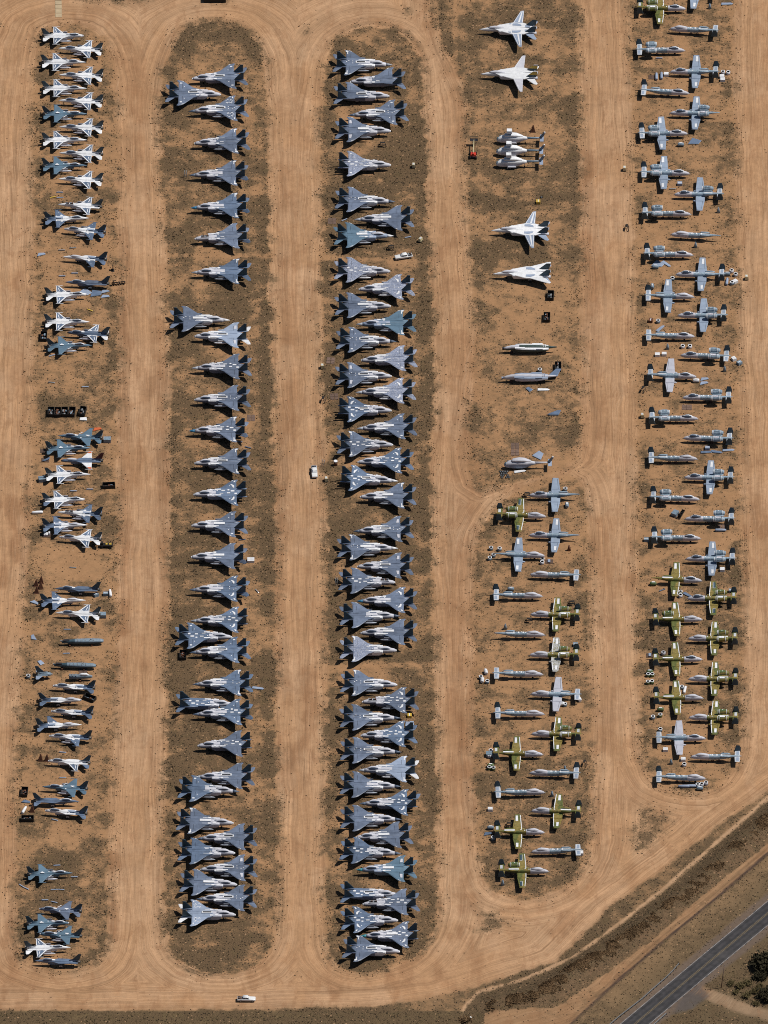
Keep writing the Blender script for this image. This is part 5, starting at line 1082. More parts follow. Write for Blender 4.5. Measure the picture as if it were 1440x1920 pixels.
def make_truck(px, py, rz, label, bedmats=None):
    x, y = W(px, py, .9); r = thing('pickup_truck', x, y, rz, label, 'pickup truck', 'white pickup trucks')
    part(r, 'body', once('truck_body', truck_body, [M['truckwhite']])); part(r, 'windows', once('truck_windows', truck_glass, [M['glass']]))
    part(r, 'cargo_bed', once('truck_bed', truck_bed, [M['dark'], M['wood'], M['steel']]), mats=bedmats)
    for a in (1.85,-1.75):
        for s_ in (1,-1): part(r, 'wheel', once('truck_wheel', lambda m: (m.cyl((0,-.13,.38),(0,.13,.38),.38,n=14), m.cyl((0,-.14,.38),(0,.14,.38),.2,n=10,mat=1)), [M['black'], M['steel']]), (a, s_*.88, 0))
    for s_ in (1,-1): part(r, 'headlight', once('truck_headlight', lambda m: m.box(-.04,.04,-.16,.16,-.09,.09,0), [M['radome']]), (2.83, s_*.62, .84))
    return r
make_truck(590+1000/6, 340+838/6, PI+R(14), 'white pickup truck angled between two jets of the packed twin-fin column')
make_truck(580+56/6, 630+1522/6, -PI/2+R(3), 'white pickup truck parked on the dirt lane beside the white-topped barrel', (M['glass'], M['steel'], M['dark']))
make_truck(462, 1872, R(-1), 'white pickup truck driving alone on the wide dirt road below the columns', (M['dark'], M['wood'], M['wood']))
# ---- aerial lift
x, y = W(870+105/6, 210+480/6, .6); r = thing('boom_lift', x, y, R(88), 'red boom lift with a yellow arm on the dirt left of the helicopters', 'boom lift')
part(r, 'chassis', once('lift_chassis', lambda m: (m.box(-1.7,1.2,-.75,.75,.45,.95,0,taper=.08), m.box(-1.4,.2,-.95,.95,.95,1.55,1,taper=.15)), [M['dark'], M['red']]))
part(r, 'boom', once('lift_boom', lambda m: (m.cyl((-1.0,0,1.8),(5.6,0,2.5),.17,.12,n=8), m.box(-1.4,-.6,-.25,.25,1.5,2.0,1)), [M['cream'], M['red']]))
part(r, 'basket', once('lift_basket', lambda m: [m.box(a,c_,e,g,h,i,0) for a,c_,e,g,h,i in ((5.5,6.6,-1.3,1.3,2.0,2.08),(5.5,5.58,-1.3,1.3,2.9,3.0),(6.52,6.6,-1.3,1.3,2.9,3.0),(5.5,6.6,-1.3,-1.22,2.9,3.0),(5.5,6.6,1.22,1.3,2.9,3.0),(5.5,5.58,-1.3,-1.22,2.0,3.0),(5.5,5.58,1.22,1.3,2.0,3.0),(6.52,6.6,-1.3,-1.22,2.0,3.0),(6.52,6.6,1.22,1.3,2.0,3.0))], [M['dark']]))
for a in (1.0,-1.4):
    for s_ in (1,-1): part(r, 'wheel', once('lift_wheel', lambda m: m.cyl((0,-.2,.48),(0,.2,.48),.48,n=12), [M['black']]), (a, s_*.98, 0))
# ---- small kinds. each: function building parts under a root
def k_bin(r, v):
    m = lambda m: (m.box(-2.0,2.0,-1.05,-.95,0,1.25), m.box(-2.0,2.0,.95,1.05,0,1.25), m.box(-2.0,-1.9,-.95,.95,0,1.25), m.box(1.9,2.0,-.95,.95,0,1.25), m.box(-1.9,1.9,-.95,.95,0,.12))
    part(r, 'bin_walls', once('bin_walls', m, [M['bin']]))
    def junk(m):
        q = random.Random(v)
        for _ in range(9): a = q.uniform(-1.6,1.2); e = q.uniform(-.8,.3); h = q.uniform(.1,.7); m.box(a, a+q.uniform(.3,1.1), e, e+q.uniform(.2,.55), h, h+q.uniform(.05,.3), q.choice((0,0,1,2)))
    part(r, 'scrap_load', once('scrap%d' % v, junk, [M['steel'] if v % 2 else M['rust'], M['bluegrey_part'], M['rust']]))
def k_ring(r, v):                                        # round engine cowling standing on end
    part(r, 'cowling', once('cowl%d' % (v % 3), lambda m: (m.tube((0,0,.0),(0,0,.95),.66,.60,n=16,mat=0,mat_in=1), m.tube((0,0,.95),(0,0,1.05),.68,.46,n=16,mat=2)), [(M['bluegrey_part'], M['greenpart'], M['pale'])[v % 3], M['dark'], M['white']]))
def k_drum(r, v): part(r, 'cowling', once('drum%d' % (v % 3), lambda m: (m.loft([(1.0,0,.5,.15,1.2,2),(.7,0,.62,.03,1.32,2),(-.7,0,.62,.03,1.32,2),(-1.1,0,.42,.2,1.1,2)], n=14), m.quad(-.5,.5,-.2,.2,1.34,1)), [(M['bluegrey_part'], M['greenpart'], M['white'])[v % 3], M['white']]))
def k_cone(r, v): part(r, 'shell', once('cone%d' % v, lambda m: (m.cyl((0,0,0),(0,0,1.9),.62,.22,n=14), m.cyl((0,0,1.9),(0,0,2.1),.22,.1,n=10)), [(M['bluegrey_part'], M['rust'])[v]]))
def k_cyl(r, v): part(r, 'canister', once('canister%d' % v, lambda m: m.loft([(1.9,0,.12,.35,.6,2),(1.5,0,.40,.08,.9,2),(.2,0,.48,0,.98,2),(-1.3,0,.48,0,.98,2),(-1.8,0,.36,.1,.85,2)], n=12), [(M['white'], M['lightgrey'])[v]]))
def k_pallet(r, v):
    part(r, 'deck', once('pallet_deck', lambda m: [m.box(-1.25,1.25,-1.1+i*.37,-.86+i*.37,.12,.18) for i in range(6)]+[m.box(a,a+.15,-1.1,1.0,0,.12) for a in (-1.25,-.07,1.1)], [M['wood']]))
    if v == 1: part(r, 'boxes', once('pal_boxes', lambda m: (m.box(-.9,-.3,-.7,.7,.18,.9), m.box(-.15,.4,-.7,.6,.18,.8), m.box(.6,1.1,-.2,.8,.18,1.0)), [M['white']]))
    if v == 2: part(r, 'wing_panel', once('pal_wing', lambda m: m.plate([(-1.1,-.9),(1.5,1.1),(1.3,.0),(-.2,-1.0)], .5, .3), [M['grey']]))
    if v == 3: part(r, 'panel', once('pal_panel', lambda m: m.box(-.5,.3,-.7,.8,.18,.45), [M['lightgrey']]))
    if v == 4: part(r, 'part_crate', once('pal_crate', lambda m: (m.box(-1.15,1.15,-.9,.9,.18,1.25),), [M['bluegrey_part']]))
def k_plate(r, v): part(r, 'steel_plates', once('splate', lambda m: (m.box(-1.3,-.1,-1.6,1.6,.0,.12), m.box(.1,1.3,-1.6,1.6,.0,.12), m.box(-1.4,1.4,-.1,.1,.12,.2)), [M['wood']]))
def k_cart(r, v):                                        # cream generator trolley
    part(r, 'housing', once('cart_housing', lambda m: (m.box(-.75,.75,-.5,.5,.35,1.45,0,taper=.1), m.box(-.4,.4,-.3,.3,1.45,1.5,1)), [M['cream'], M['pale']]))
    part(r, 'drawbar', once('cart_bar', lambda m: m.cyl((.7,0,.4),(1.7,0,.25),.05,n=6), [M['dark']]))
    for a in (.45,-.45):
        for s_ in (1,-1): part(r, 'wheel', once('cart_wheel', lambda m: m.cyl((0,-.08,.22),(0,.08,.22),.22,n=10), [M['black']]), (a, s_*.55, 0))
def k_stand(r, v):                                       # black maintenance trestle
    part(r, 'frame', once('trestle', lambda m: [m.cyl(a, c_, .07, n=6) for a, c_ in (((-1,-.7,0),(-.7,-.3,1.5)),((1,-.7,0),(.7,-.3,1.5)),((-1,.7,0),(-.7,.3,1.5)),((1,.7,0),(.7,.3,1.5)),((-1,-.7,0.1),(1,-.7,0.1)),((-1,.7,0.1),(1,.7,0.1)),((-1,-.5,.8),(1,-.5,.8)),((-.8,-.3,1.5),(.8,-.3,1.5)),((-.8,.3,1.5),(.8,.3,1.5)))]+[m.box(-.75,.75,-.3,.3,1.45,1.55)], [M['bin']]))
    for s_ in (1,-1): part(r, 'wheel', once('tr_wheel', lambda m: m.cyl((0,-.08,.25),(0,.08,.25),.25,n=10), [M['black']]), (-1.15, s_*.6, 0))
def k_tri(r, v): part(r, 'braces', once('tri', lambda m: (m.add([(-.8,-.6,0),(.8,-.6,0),(.7,.6,0),(-.7,.6,0),(0,.0,2.6),(.25,.1,2.6)], [(0,1,4),(1,2,5),(1,5,4),(2,3,5),(3,0,4),(3,4,5),(0,3,2,1)]), m.box(-.9,.9,-.75,-.6,0,.2)), [M['rust'] if v else M['dark']]))
def k_panel(r, v):
    sh = {0: [(-1.1,-.18),(1.1,-.18),(1.1,.18),(-1.1,.18)], 1: [(-1.4,-.9),(1.5,.2),(1.0,1.0),(-1.0,.9)], 2: [(-1.8,-.6),(1.6,-.3),(2.2,.2),(1.5,.7),(-1.8,.6)], 3: [(-.9,-1.2),(.8,-1.0),(.6,1.1),(-.7,1.2)], 4: [(-2.0,-1.6),(1.5,-1.3),(2.4,.6),(-.8,1.9)]}[v % 10]
    part(r, 'panel_skin', once('pnl%d' % v, lambda m: (m.plate(sh, .22, .22, edge=.12),), [(M['grey'], M['lightgrey'], M['white'], M['yellow'], M['steel'], M['orange'])[v//10]]))
def k_box(r, v): part(r, 'case', once('case%d' % v, lambda m: (m.box(-.8,.8,-.7,.7,.0,.9,0,taper=.05), m.box(-.65,.65,-.1,.1,.9,.95,1)), [(M['yellow'], M['lightgrey'], M['bluegrey_part'], M['white'], M['rust'])[v], M['white']]))
def k_crates(r, v):
    part(r, 'crate', once('wcrate', lambda m: (m.box(-.55,.55,-.95,.95,0,.85), m.box(-.5,.5,-.05,.05,.85,.88,1)), [M['white'], M['wood']]))
def k_barrel(r, v): part(r, 'body', once('barrel', lambda m: (m.cyl((0,0,0),(0,0,1.5),.6,n=16), m.cyl((0,0,1.5),(0,0,1.75),.68,.6,n=16,mat=1)), [M['rust'], M['white']]))
def k_trailer(r, v):
    part(r, 'deck', once('trl_deck', lambda m: (m.box(-2.4,1.8,-.8,.8,.6,1.15,0,taper=.05), m.box(-2.0,-1.2,-.3,.3,1.15,1.3,1), m.box(-.7,-.1,-.4,.4,1.15,1.35,1), m.box(.7,1.4,-.5,.5,1.15,1.9,0)), [M['bin'], M['yellow']]))
    for a in (-1.6,1.1):
        for s_ in (1,-1): part(r, 'wheel', once('trl_wheel', lambda m: m.cyl((0,-.12,.4),(0,.12,.4),.4,n=12), [M['black']]), (a, s_*.85, 0))
def k_wheels(r, v): part(r, 'tyre', once('tyre1', lambda m: (m.tube((0,0,0),(0,0,.32),.5,.24,n=14), m.cyl((0,0,.05),(0,0,.30),.24,n=10,mat=1)), [M['black'], M['steel']]))
def k_mast(r, v): part(r, 'lattice', once('rack', lambda m: [m.box(-2.3,2.3,-.5,-.35,.5,.75), m.box(-2.3,2.3,.35,.5,.5,.75)]+[m.box(-2.2+i*.8,-2.05+i*.8,-.5,.5,.3,.9) for i in range(6)]+[m.box(-1.9,-1.7,-.5,.5,.75,1.9), m.box(-1.9,-.9,-.08,.08,1.7,1.9)], [M['bin']]))
def k_ladder(r, v): part(r, 'ladder_frame', once('ladder', lambda m: [m.cyl((-.5,-.35,0),(.5,-.35,2.6),.06,n=6), m.cyl((-.5,.35,0),(.5,.35,2.6),.06,n=6), m.cyl((.9,-.35,0),(.5,-.35,2.6),.05,n=6), m.cyl((.9,.35,0),(.5,.35,2.6),.05,n=6)]+[m.cyl((-.5+i*.2,-.35,i*.52),(-.5+i*.2,.35,i*.52),.04,n=6) for i in range(1,6)], [M['steel']]))
def k_finpiece(r, v):
    part(r, 'shell', once('finp%d' % v, lambda m: m.plate([(-2.2,-.7),(1.6,-.9),(2.4,1.6),(1.2,1.6)], .45, .5, edge=.2) if v == 0 else m.plate([(-.7,0),(.8,0),(.6,1.9),(-.1,2.1)], 0, .3, axis='y', edge=.1), [M['grey'] if v == 0 else M['bin']]))
    part(r, 'cradle', once('finp_c%d' % v, lambda m: m.box(-1.4,1.4,-.9,-.6,0,.4) if v == 0 else m.box(-.8,.8,-.5,.5,0,.12), [M['steel'] if v == 0 else M['bin']]))
KIND = dict(bin=(k_bin,'scrap_bin','scrap bin'), ring=(k_ring,'engine_cowling','engine cowling'), drum=(k_drum,'engine_cowling','engine cowling'), cone=(k_cone,'engine_tail_cone','tail cone'), cyl=(k_cyl,'canister','canister'),
    pallet=(k_pallet,'pallet','pallet'), plate=(k_plate,'steel_plate_pair','plates'), cart=(k_cart,'generator_cart','generator cart'), stand=(k_stand,'maintenance_stand','stand'), tri=(k_tri,'support_trestle','trestle'), panel=(k_panel,'loose_sheet_metal','sheet metal'),
    box=(k_box,'equipment_case','case'), crate=(k_crates,'wooden_crate','crate'), barrel=(k_barrel,'barrel','barrel'), trailer=(k_trailer,'trailer','trailer'), wheel=(k_wheels,'wheel_assembly','wheel'), rack=(k_mast,'engine_rack','rack'), ladder=(k_ladder,'access_ladder','ladder'), finp=(k_finpiece,'fin_piece','fin piece'))
LOOK = {'bin':'black open-topped bin full of scrap','ring0':'blue-grey round cowling standing on end','ring1':'green round cowling standing on end','ring2':'pale round cowling standing on end','drum0':'blue-grey engine cowling lying down','drum1':'green engine cowling lying down','drum2':'white engine cowling lying down',
 'cone0':'blue-grey cone','cone1':'brown cone','cyl0':'white canister','cyl1':'pale blue canister','pallet0':'bare wooden pallet','pallet1':'pallet of white boxes','pallet2':'pallet carrying a wing piece','pallet3':'pallet with a pale panel','pallet4':'pallet with a blue-grey crate',
 'plate0':'pair of brown slatted plates','cart0':'cream generator cart','stand0':'black maintenance stand','tri0':'black pyramid stand','tri1':'rust-brown triangular stand','box0':'yellow case','box1':'pale blue case','box2':'blue-grey case','box3':'white case','box4':'rusty case','crate0':'white crate',
 'barrel0':'white-topped brown barrel','trailer0':'black trailer with yellow gear','wheel0':'loose black wheel','rack0':'black engine rack','ladder0':'grey access ladder','finp0':'grey triangular wing end','finp1':'black upright fin'}
PC = ['grey','pale blue','white','yellow','bare metal','orange']; PS = ['strip','tapered panel','long panel','squarish panel','big wing panel']
ITEMS = [ # kind, variant, tile x, tile y, X, Y, angle in degrees, zoom
 ('bin',0,30,340,312,1745,88),('panel',10,30,340,492,120,0),('panel',30,30,340,415,175,20),('panel',10,30,340,495,180,5),('panel',14,30,340,775,1240,-25),('panel',4,30,340,895,1255,10),('panel',11,30,340,1003,1240,0),('panel',11,30,340,1003,1295,-8),('rack',0,30,340,1155,1145,12),('finp',1,30,340,1090,985,90),('panel',40,30,340,640,745,10),('panel',40,30,340,515,770,0),('panel',11,30,340,285,822,0),('panel',10,30,340,660,1030,0),('panel',10,30,340,518,1062,0),('panel',30,30,340,830,1445,-30),
 ('panel',10,30,650,405,95,25),('panel',40,30,650,400,400,-12),('panel',10,30,650,778,448,0),('bin',1,30,650,393,735,90),('bin',2,30,650,470,738,88),('bin',3,30,650,548,735,90),('bin',4,30,650,628,735,84),('bin',5,30,650,748,728,80),('panel',23,30,650,757,808,90),('panel',51,30,650,915,928,0),('pallet',4,30,650,1025,1055,0),('pallet',2,30,650,330,1270,0),('pallet',0,30,650,318,1165,0),('pallet',4,30,650,293,1500,10),('bin',6,30,650,1045,1562,5),('panel',10,30,650,830,1600,0),('panel',10,30,650,645,1620,0),
 ('cyl',0,30,920,240,248,185),('pallet',1,30,920,345,495,0),('trailer',0,30,920,1005,625,178),('panel',40,30,920,640,862,-8),('tri',1,30,920,225,1040,0),('tri',1,30,920,282,1005,0),('tri',1,30,920,278,1070,10),('tri',0,30,920,230,1120,0),('box',2,30,920,900,1175,30),('box',2,30,920,1008,1165,0),('cyl',0,30,920,1060,1155,95),('panel',11,30,920,205,1258,-50),('pallet',4,30,920,972,1408,0),('panel',10,30,920,575,1558,0),('panel',11,30,920,203,1645,90),('panel',10,30,920,565,1828,4),
 ('ring',0,30,1220,138,290,0),('panel',13,30,1220,280,130,30),('plate',0,30,1220,755,225,0),('bin',7,30,1220,828,530,-32),('tri',1,30,1220,275,1205,0),('tri',1,30,1220,345,1210,0),('panel',10,30,1220,525,1140,-8),('bin',8,30,1220,95,1590,85),('panel',1,30,1220,112,1700,-30),('cyl',0,30,1220,92,1795,70),('tri',1,30,1220,180,1780,0),('bin',9,30,1220,130,1890,0),('panel',10,30,1220,435,1900,-22),('panel',10,30,1220,525,1425,0),
 ('panel',10,0,1540,640,492,5),('panel',10,0,1540,835,622,0),('panel',10,0,1540,240,720,-45),('panel',10,0,1540,290,748,-35),('panel',10,0,1540,610,765,4),('panel',10,0,1540,685,765,-6),('panel',10,0,1540,505,882,0),('panel',10,0,1540,608,905,-20),
 ('ladder',0,290,80,345,1510,80),('plate',0,290,680,1085,615,0),('panel',0,290,680,1050,950,-22),('panel',0,290,680,950,885,-12),('crate',0,290,970,1062,482,0),('crate',0,290,970,1102,482,0),('panel',40,290,970,1150,825,-60),('panel',0,290,970,985,248,10),('bin',10,290,970,317,1550,90),('panel',12,290,1230,1157,360,-14),
 ('stand',0,590,70,765,1205,0),('cart',0,590,70,1112,1440,90),('plate',0,590,340,195,440,0),('panel',10,590,340,335,430,35),('panel',10,590,340,1050,625,18),('stand',0,590,340,858,745,5),('cart',0,590,340,1190,655,60),
 ('plate',0,580,630,240,270,-6),('plate',0,580,630,280,675,4),('cart',0,580,630,145,340,95),('stand',0,580,630,155,715,80),('ladder',0,580,630,150,1465,60),('barrel',0,580,630,295,1430,0),('cart',0,580,630,190,1610,95),
 ('ladder',0,590,930,245,995,85),('box',0,590,1230,1068,675,90),('panel',13,590,1230,1048,760,0),('panel',13,590,1230,1092,755,0),
 ('tri',0,870,210,775,190,0),('box',0,870,210,835,1015,90),('wheel',0,870,210,872,955,0),
 ('bin',11,870,520,975,205,88),('bin',12,870,520,932,450,88),('bin',13,870,520,1058,1005,90),('ring',0,870,520,852,1045,0),('panel',3,870,520,735,1255,40),('panel',22,870,520,890,1262,-3),('finp',0,870,520,1010,1525,0),
 ('plate',0,870,800,574,210,0),('plate',0,870,800,574,284,0),('panel',22,870,800,625,502,10),('panel',14,870,800,835,320,70),
 ('ring',0,870,800,305,1370,0),('ring',0,870,800,400,1378,0),('ring',0,870,800,332,1448,0),('ring',0,870,800,290,1482,0),('ring',0,870,800,882,1495,0),('ring',2,870,800,880,1530,0),('pallet',3,870,800,960,1510,0),('drum',0,870,800,1158,890,90),('cone',1,870,800,1182,1365,0),('ring',0,870,800,1140,705,0),('stand',0,870,800,710,765,0),('drum',0,870,800,528,1835,0),
 ('cone',0,870,1100,465,450,0),('drum',2,870,1100,245,965,100),('drum',2,870,1100,205,1060,85),('ring',0,870,1100,262,1070,0),('ring',0,870,1100,190,1020,0),('stand',0,870,1100,1215,185,5),('drum',2,870,1100,1095,1328,10),('ring',0,870,1100,1135,1328,0),('drum',2,870,1100,1295,1270,110),('box',2,870,1100,1255,655,0),('panel',10,870,1100,1130,1562,-4),('stand',0,870,1100,735,378,0),
 ('ring',0,870,1380,300,170,0),('ring',2,870,1380,285,225,0),('pallet',4,870,1380,288,215,0),('ring',1,870,1380,285,360,0),('ring',1,870,1380,330,365,0),('drum',1,870,1380,300,340,0),('stand',0,870,1380,1355,305,80),('cone',0,870,1380,1135,365,0),('cone',0,870,1380,990,650,0),('box',3,870,1380,295,828,0),('drum',0,870,1380,300,1040,0),('ring',0,870,1380,325,1150,0),('panel',1,870,1380,270,1100,0),('stand',0,870,1380,510,1000,0),('box',3,870,1380,1318,1320,90),('cone',0,870,1380,435,1650,0),
 ('cone',0,1160,0,1025,70,0),('panel',12,1160,0,1215,42,0),('pallet',0,1160,0,380,862,0),('cyl',1,1160,0,425,862,90),('cyl',1,1160,0,482,855,90),('box',3,1160,0,535,840,0),('ring',2,1160,0,1172,815,0),('ring',2,1160,0,1232,820,0),('box',3,1160,0,1162,865,0),('box',3,1160,0,1170,900,0),('panel',10,1160,0,455,650,0),('panel',4,1160,0,850,1588,-4),('drum',0,1160,0,700,1635,0),('cart',0,1160,0,65,1895,90),
 ('box',1,1170,300,628,270,0),('panel',40,1170,300,545,322,0),('cone',0,1170,300,1062,565,0),('stand',0,1170,300,30,760,85),('cone',0,1170,300,805,955,0),('panel',14,1170,300,380,1165,-10),('drum',0,1170,300,355,1210,0),('panel',12,1170,300,470,1165,-50),('ring',2,1170,300,1210,1250,0),('ring',2,1170,300,1255,1290,0),('drum',0,1170,300,1160,1290,0),('cyl',1,1170,300,1158,1370,85),('box',3,1170,300,1250,1370,40),('ring',0,1170,300,1215,1385,0),('cart',0,1170,300,1378,1320,90),('ring',0,1170,300,545,1335,0),('drum',0,1170,300,318,1430,90),('box',4,1170,300,300,1810,80),('ring',0,1170,300,385,1815,0),
 ('panel',12,1170,600,410,95,50),('cone',0,1170,600,490,300,0),('ring',2,1170,600,660,300,0),('ring',2,1170,600,742,300,0),('box',3,1170,600,375,395,0),('box',3,1170,600,452,388,0),('box',3,1170,600,1235,440,-60),('cone',0,1170,600,1132,550,0),('box',2,1170,600,1298,485,40),('drum',2,1170,600,812,690,0),('panel',11,1170,600,905,665,0),('panel',11,1170,600,900,710,0),('stand',0,1170,600,212,780,70),('plate',0,1170,600,708,975,90),('cart',0,1170,600,205,1075,92),('box',1,1170,600,938,1445,0),('panel',2,1170,600,925,1485,0),('panel',2,1170,600,1035,1482,-15),('panel',12,1170,600,1170,1462,0),
 ('pallet',4,1170,900,575,385,60),('rack',0,1170,900,645,380,70),('cyl',1,1170,900,1085,568,0),('plate',0,1170,900,1100,525,0),('box',2,1170,900,250,675,0),('box',3,1170,900,1105,1012,0),('drum',1,1170,900,330,1175,0),('panel',0,1170,900,430,1235,30),('ring',1,1170,900,635,1265,0),('ring',2,1170,900,635,1302,0),('panel',2,1170,900,712,1290,-45),('box',2,1170,900,1205,1250,0),
]
ITEMS4 = [('pallet',3,195,150,0),('ring',2,293,138,0),('ring',1,180,300,0),('ring',1,210,300,0),('drum',1,192,282,0),('ring',1,178,355,0),('ring',1,208,352,0),('ring',0,430,392,0),('cyl',0,452,412,80),('drum',1,272,562,0),('ring',1,270,600,0),('ring',0,215,615,0),('ring',0,270,708,0),('box',3,308,858,0),('cone',0,350,945,0),('box',3,440,930,0),('ring',2,448,968,0),('ring',2,548,1120,0),('ring',2,578,1115,0),('ring',2,610,1105,0),('cyl',1,445,1130,180),('cyl',1,497,1128,180),('drum',0,565,1148,0)]
ITEMS = [t if len(t) == 8 else t+(6.0,) for t in ITEMS]+[(k, v, 1170, 1190, a, c_, g, 3.967) for k, v, a, c_, g in ITEMS4]
ITEMS += [('wheel',0,870,800,410+q*26+((p*13) % 20),500+p*22,0,6.0) for p in range(4) for q in range(4) if (p+q) % 5 != 4]
used = {}
def near_phrase(x, y):
    b_ = min(CRAFT, key=lambda c_: (c_[0]-x)**2+(c_[1]-y)**2); dx, dy = x-b_[0], y-b_[1]
    if abs(dx) > 8.0: w = 'beyond the %s end of' % ('right' if dx > 0 else 'left')
    elif dy > 0: w = 'above'
    else: w = 'below'
    ph = b_[2]; ph = ph if ph.startswith(('the','white and')) else 'the '+ph
    ph = ph.replace('white and blue helicopter', 'the helicopter').replace(' down the ', ' in the ').replace('-facing jet', '-facing jet')
    return w, ph
rec = []
for (k, v, ox, oy, a, c_, ang, zm) in ITEMS:
    fn, nm, cat = KIND[k]; hz = {'bin':.6,'ring':.5,'cone':.9,'rack':.6,'cart':.8,'tri':1.0,'crate':.4,'stand':.7,'barrel':.8,'finp':.6}.get(k, .3)
    x, y = W(*T(ox, oy, a, c_, zm), hz); sc_ = 1.0
    r = empty(nm, (x, y, 0), R(ang)); fn(r, v)
    if k == 'plate': r.rotation_euler = (0, 0, R(ang))
    if k == 'wheel': r.scale = (.9, .9, .9)
    look = LOOK.get(k) or LOOK.get('%s%d' % (k, v)) or '%s %s' % (PC[v//10], PS[v % 10])
    w, ph = near_phrase(x, y); rec.append([r, look, w, ph, cat, x, y, k])
by = {}
for t in rec: by.setdefault((t[1], t[2], t[3]), []).append(t)
for key, ts in by.items():
    if len(ts) > 1 and ts[0][7] == 'wheel':
        for t in ts: tag(t[0], 'loose black wheel with a metal hub in the heap beside the helicopter hull', 'wheel', 'heap of loose wheels')
        continue
    ts.sort(key=lambda t: (t[5], -t[6]))
    for i, t in enumerate(ts):
        pre = '' if len(ts) == 1 else ('left ' if i == 0 else 'right ') if len(ts) == 2 else ('leftmost ', 'middle ', 'rightmost ')[i] if len(ts) == 3 else ORD[i+1]+' '
        ph = t[3]
        for a_, b_ in ((' in the ', ', '),) : ph = ph.replace(a_, b_)
        lab = pre+t[1]+' '+t[2]+' '+ph
        if len(lab.split()) > 16: lab = lab.replace('beyond the left end of', 'left of').replace('beyond the right end of', 'right of').replace(' standing on end', '').replace(' lying down', '').replace(' full of scrap', '')
        tag(t[0], ' '.join(lab.split()[:16]), t[4], {'bin':'black scrap bins','ring':'round engine cowlings left on the ground','drum':'engine cowlings left on the ground','cart':'cream generator carts','panel':'loose panels lying about','stand':'black maintenance stands','box':'equipment cases','cone':'engine cones','pallet':'pallets','plate':'slatted plates','tri':'triangular stands','cyl':'canisters','crate':'white crates','ladder':'ladders','rack':'racks'}.get(t[7]))
# ---- the dark skip cut by the top edge
x, y = W(403, -3, .8); r = empty('roll_off_skip', (x, y, 0), 0)
part(r, 'skip_walls', once('skip', lambda m: (m.box(-3.6,3.6,-1.3,-1.2,0,1.9), m.box(-3.6,3.6,1.2,1.3,0,1.9), m.box(-3.6,-3.5,-1.2,1.2,0,1.9), m.box(3.5,3.6,-1.2,1.2,0,1.9), m.box(-3.5,3.5,-1.2,1.2,0,.1)), [M['bin']])); tag(r, 'long black open skip cut off by the top edge of the yard', 'skip')
# ---- telegraph pole and guard rail by the road
x, y = W(1352, 1852); r = empty('utility_pole', (x, y, 0)); part(r, 'pole', once('pole', lambda m: m.cyl((0,0,-.3),(1.0,0,9.0),.17,.11,n=10), [M['wood']])); part(r, 'insulator', once('insul', lambda m: (m.cyl((1.0,0,9.0),(1.02,0,9.25),.07,n=8), m.cyl((.93,-.2,8.7),(.98,.2,8.7),.05,n=6)), [M['steel']])); tag(r, 'tall wooden pole leaning slightly beside the paved road', 'pole')
def rail(pts, label):
    P_ = [W(a, c_) for a, c_ in pts]; r = empty('guard_rail', (P_[0][0], P_[0][1], 0)); ox, oy = P_[0]
    m = MB(); L_ = [(a-ox, c_-oy) for a, c_ in P_]
    for (a, c_), (e, g) in zip(L_[:-1], L_[1:]):
        l = math.hypot(e-a, g-c_); nx_, ny_ = -(g-c_)/l*.05, (e-a)/l*.05
        for z0, z1, k in ((.50,.62,1),(.62,.70,-.4),(.70,.82,1)): m.add([(a+nx_*k,c_+ny_*k,z0),(e+nx_*k,g+ny_*k,z0),(e+nx_*k,g+ny_*k,z1),(a+nx_*k,c_+ny_*k,z1),(a-nx_*2,c_-ny_*2,z0),(e-nx_*2,g-ny_*2,z0),(e-nx_*2,g-ny_*2,z1),(a-nx_*2,c_-ny_*2,z1)], [(0,1,2,3),(4,5,6,7),(3,2,6,7),(0,1,5,4)])
    part(r, 'rail_beam', m.mesh('rail_beam', [M['steel']]))
    seg = np.concatenate([[0], np.cumsum([math.hypot(e-a, g-c_) for (a, c_), (e, g) in zip(L_[:-1], L_[1:])])]); n = int(seg[-1]/1.9)
    pm = once('rail_post', lambda m: m.box(-.08,.08,-.1,.1,0,.78), [M['wood']])
    for i in range(n+1):
        t = seg[-1]*i/n; part(r, 'post', pm, (np.interp(t, seg, [p_[0] for p_ in L_])+.1, np.interp(t, seg, [p_[1] for p_ in L_])+.1, 0))
    tag(r, label, 'guard rail')
rail([(1110,1952),(1160,1909),(1204,1875),(1225,1856),(1248,1836),(1262,1822),(1273,1809)], 'long steel guard rail on the upper verge of the paved road')
rail([(1195,1952),(1232,1918),(1242,1909),(1249,1903)], 'short guard rail end on the lower verge of the paved road')
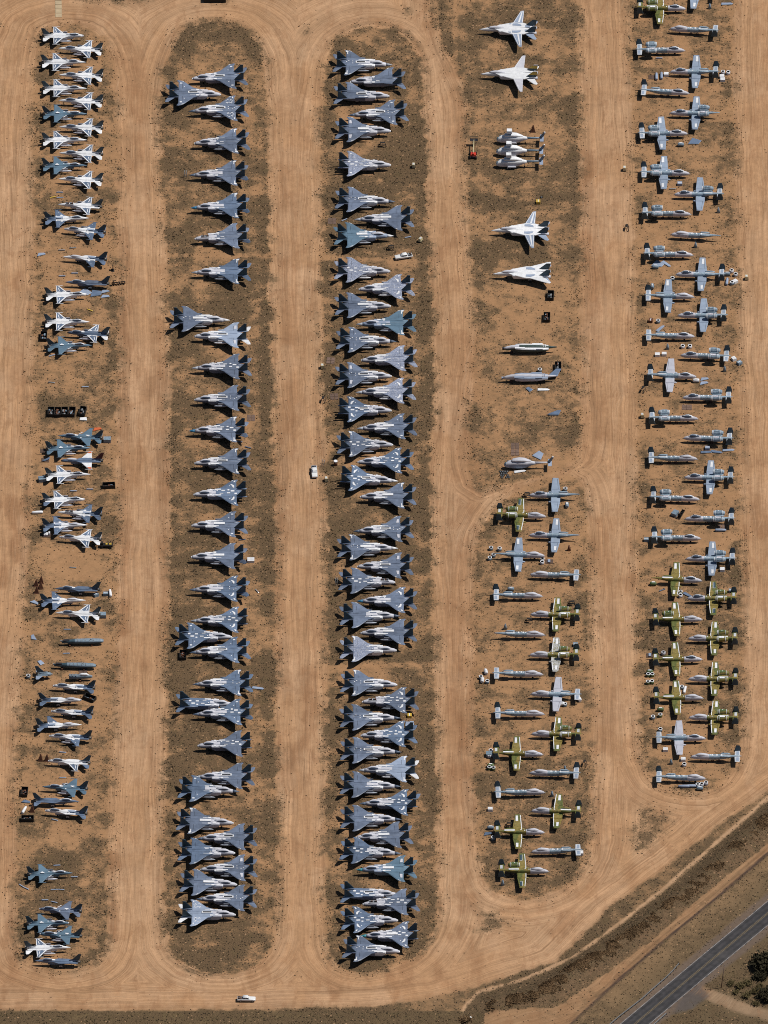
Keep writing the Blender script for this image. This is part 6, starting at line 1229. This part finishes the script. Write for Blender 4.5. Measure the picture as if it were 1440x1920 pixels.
# ---- desert shrubs, each its own
M['leafA'] = paint('dark_green_small_leaves', (.040,.035,.020), .8, .4, 1.5, .15, spec=.1); M['leafB'] = paint('olive_small_leaves', (.12,.095,.045), .85, .4, 1.5, .15, spec=.1); M['bark'] = paint('grey_brown_bark', (.09,.065,.045), .9, .3, 4)
def shrub(nm, px, py, rad, h, leaf, label, cat, seed, nleaf=1500):
    x, y = W(px, py); q = random.Random(seed); r = empty(nm, (x, y, gz(x, y))); tag(r, label, cat)
    m = MB(); cl = []
    for i in range(7):
        t = 2*PI*i/7+q.random(); k = rad*(.35+.5*q.random()); p_ = (math.cos(t)*k, math.sin(t)*k, h*(.4+.45*q.random())); m.cyl((0,0,-.1), (p_[0]*.4, p_[1]*.4, p_[2]*.5), .10*rad/2, .06*rad/2, n=6); m.cyl((p_[0]*.4, p_[1]*.4, p_[2]*.5), p_, .06*rad/2, .02, n=5); cl.append(p_)
    cl += [(q.uniform(-.5,.5)*rad, q.uniform(-.5,.5)*rad, h*(.55+.3*q.random())) for _ in range(9)]
    part(r, 'trunk', m.mesh('trunk', [M['bark']])); vs = []; fs = []
    for _ in range(nleaf):
        c_ = q.choice(cl); s_ = rad*.30; g = lambda: q.gauss(0, 1)
        s_ = rad*(.16+.22*((cl.index(c_)*7) % 5)/4); a = (c_[0]+g()*s_, c_[1]+g()*s_, max(.1, c_[2]+g()*s_*.6)); d = rad*.045*(1+q.random()); u = [g(), g(), g()*.6]; w_ = [g(), g(), g()*.6]; b0 = len(vs)
        for e, f_ in ((-1,-1),(1,-1),(1,1),(-1,1)): vs.append(tuple(a[i]+d*(u[i]*e+w_[i]*f_)*.8 for i in range(3)))
        fs.append((b0, b0+1, b0+2, b0+3))
    me_ = bpy.data.meshes.new('crown'); me_.from_pydata(vs, [], fs); me_.materials.append(leaf); part(r, 'crown', me_)
shrub('desert_tree', 1440, 1815, 4.2, 3.2, M['leafA'], 'largest dark green tree right of the leaning pole', 'tree', 1, 4200)
shrub('desert_tree', 1426, 1834, 2.1, 1.7, M['leafA'], 'dark green tree close below the largest tree', 'tree', 2, 1400)
shrub('desert_tree', 1440, 1872, 2.8, 2.2, M['leafA'], 'dark tree at the frame edge above the dirt driveway', 'tree', 3, 2600)
for i, (a, c_, rd, lab) in enumerate(((1372,1846,1.4,'low olive bush just right of the pole foot'),(1388,1852,1.7,'olive bush between the pole and the dark trees'),(1402,1846,1.5,'olive bush at the foot of the largest tree'),(1380,1862,1.2,'small olive bush above the driveway, nearest the pole'),(1400,1868,1.6,'olive bush on the upper edge of the driveway'),(1416,1860,1.5,'olive bush left of the frame-edge tree'),(1425,1852,1.5,'olive bush between the two dark tree clumps'),(1418,1884,1.2,'small bush on the driveway edge below the dark tree'))):
    shrub('desert_bush', a, c_, rd, rd*.75, M['leafB'], lab, 'bush', 20+i, 420)
x, y = W(873, 1914); shrub('dead_bush', 873, 1912, 2.0, 1.3, M['brush'], 'pale leafless bush at the bottom edge near the trail end', 'bush', 44, 500)
M['litter'] = paint('white_litter', (.75,.75,.75), .7)
tag(put('plastic_sheet', MB.mesh((lambda m: (m.plate([(-.5,-.4),(.6,-.3),(.4,.5),(-.3,.4)], .25, .2), m)[1])(MB()), 'plastic_sheet', [M['litter']]), loc=(*W(881, 1906), gz(*W(881,1906)))), 'scrap of white plastic caught by the leafless bush', 'litter')
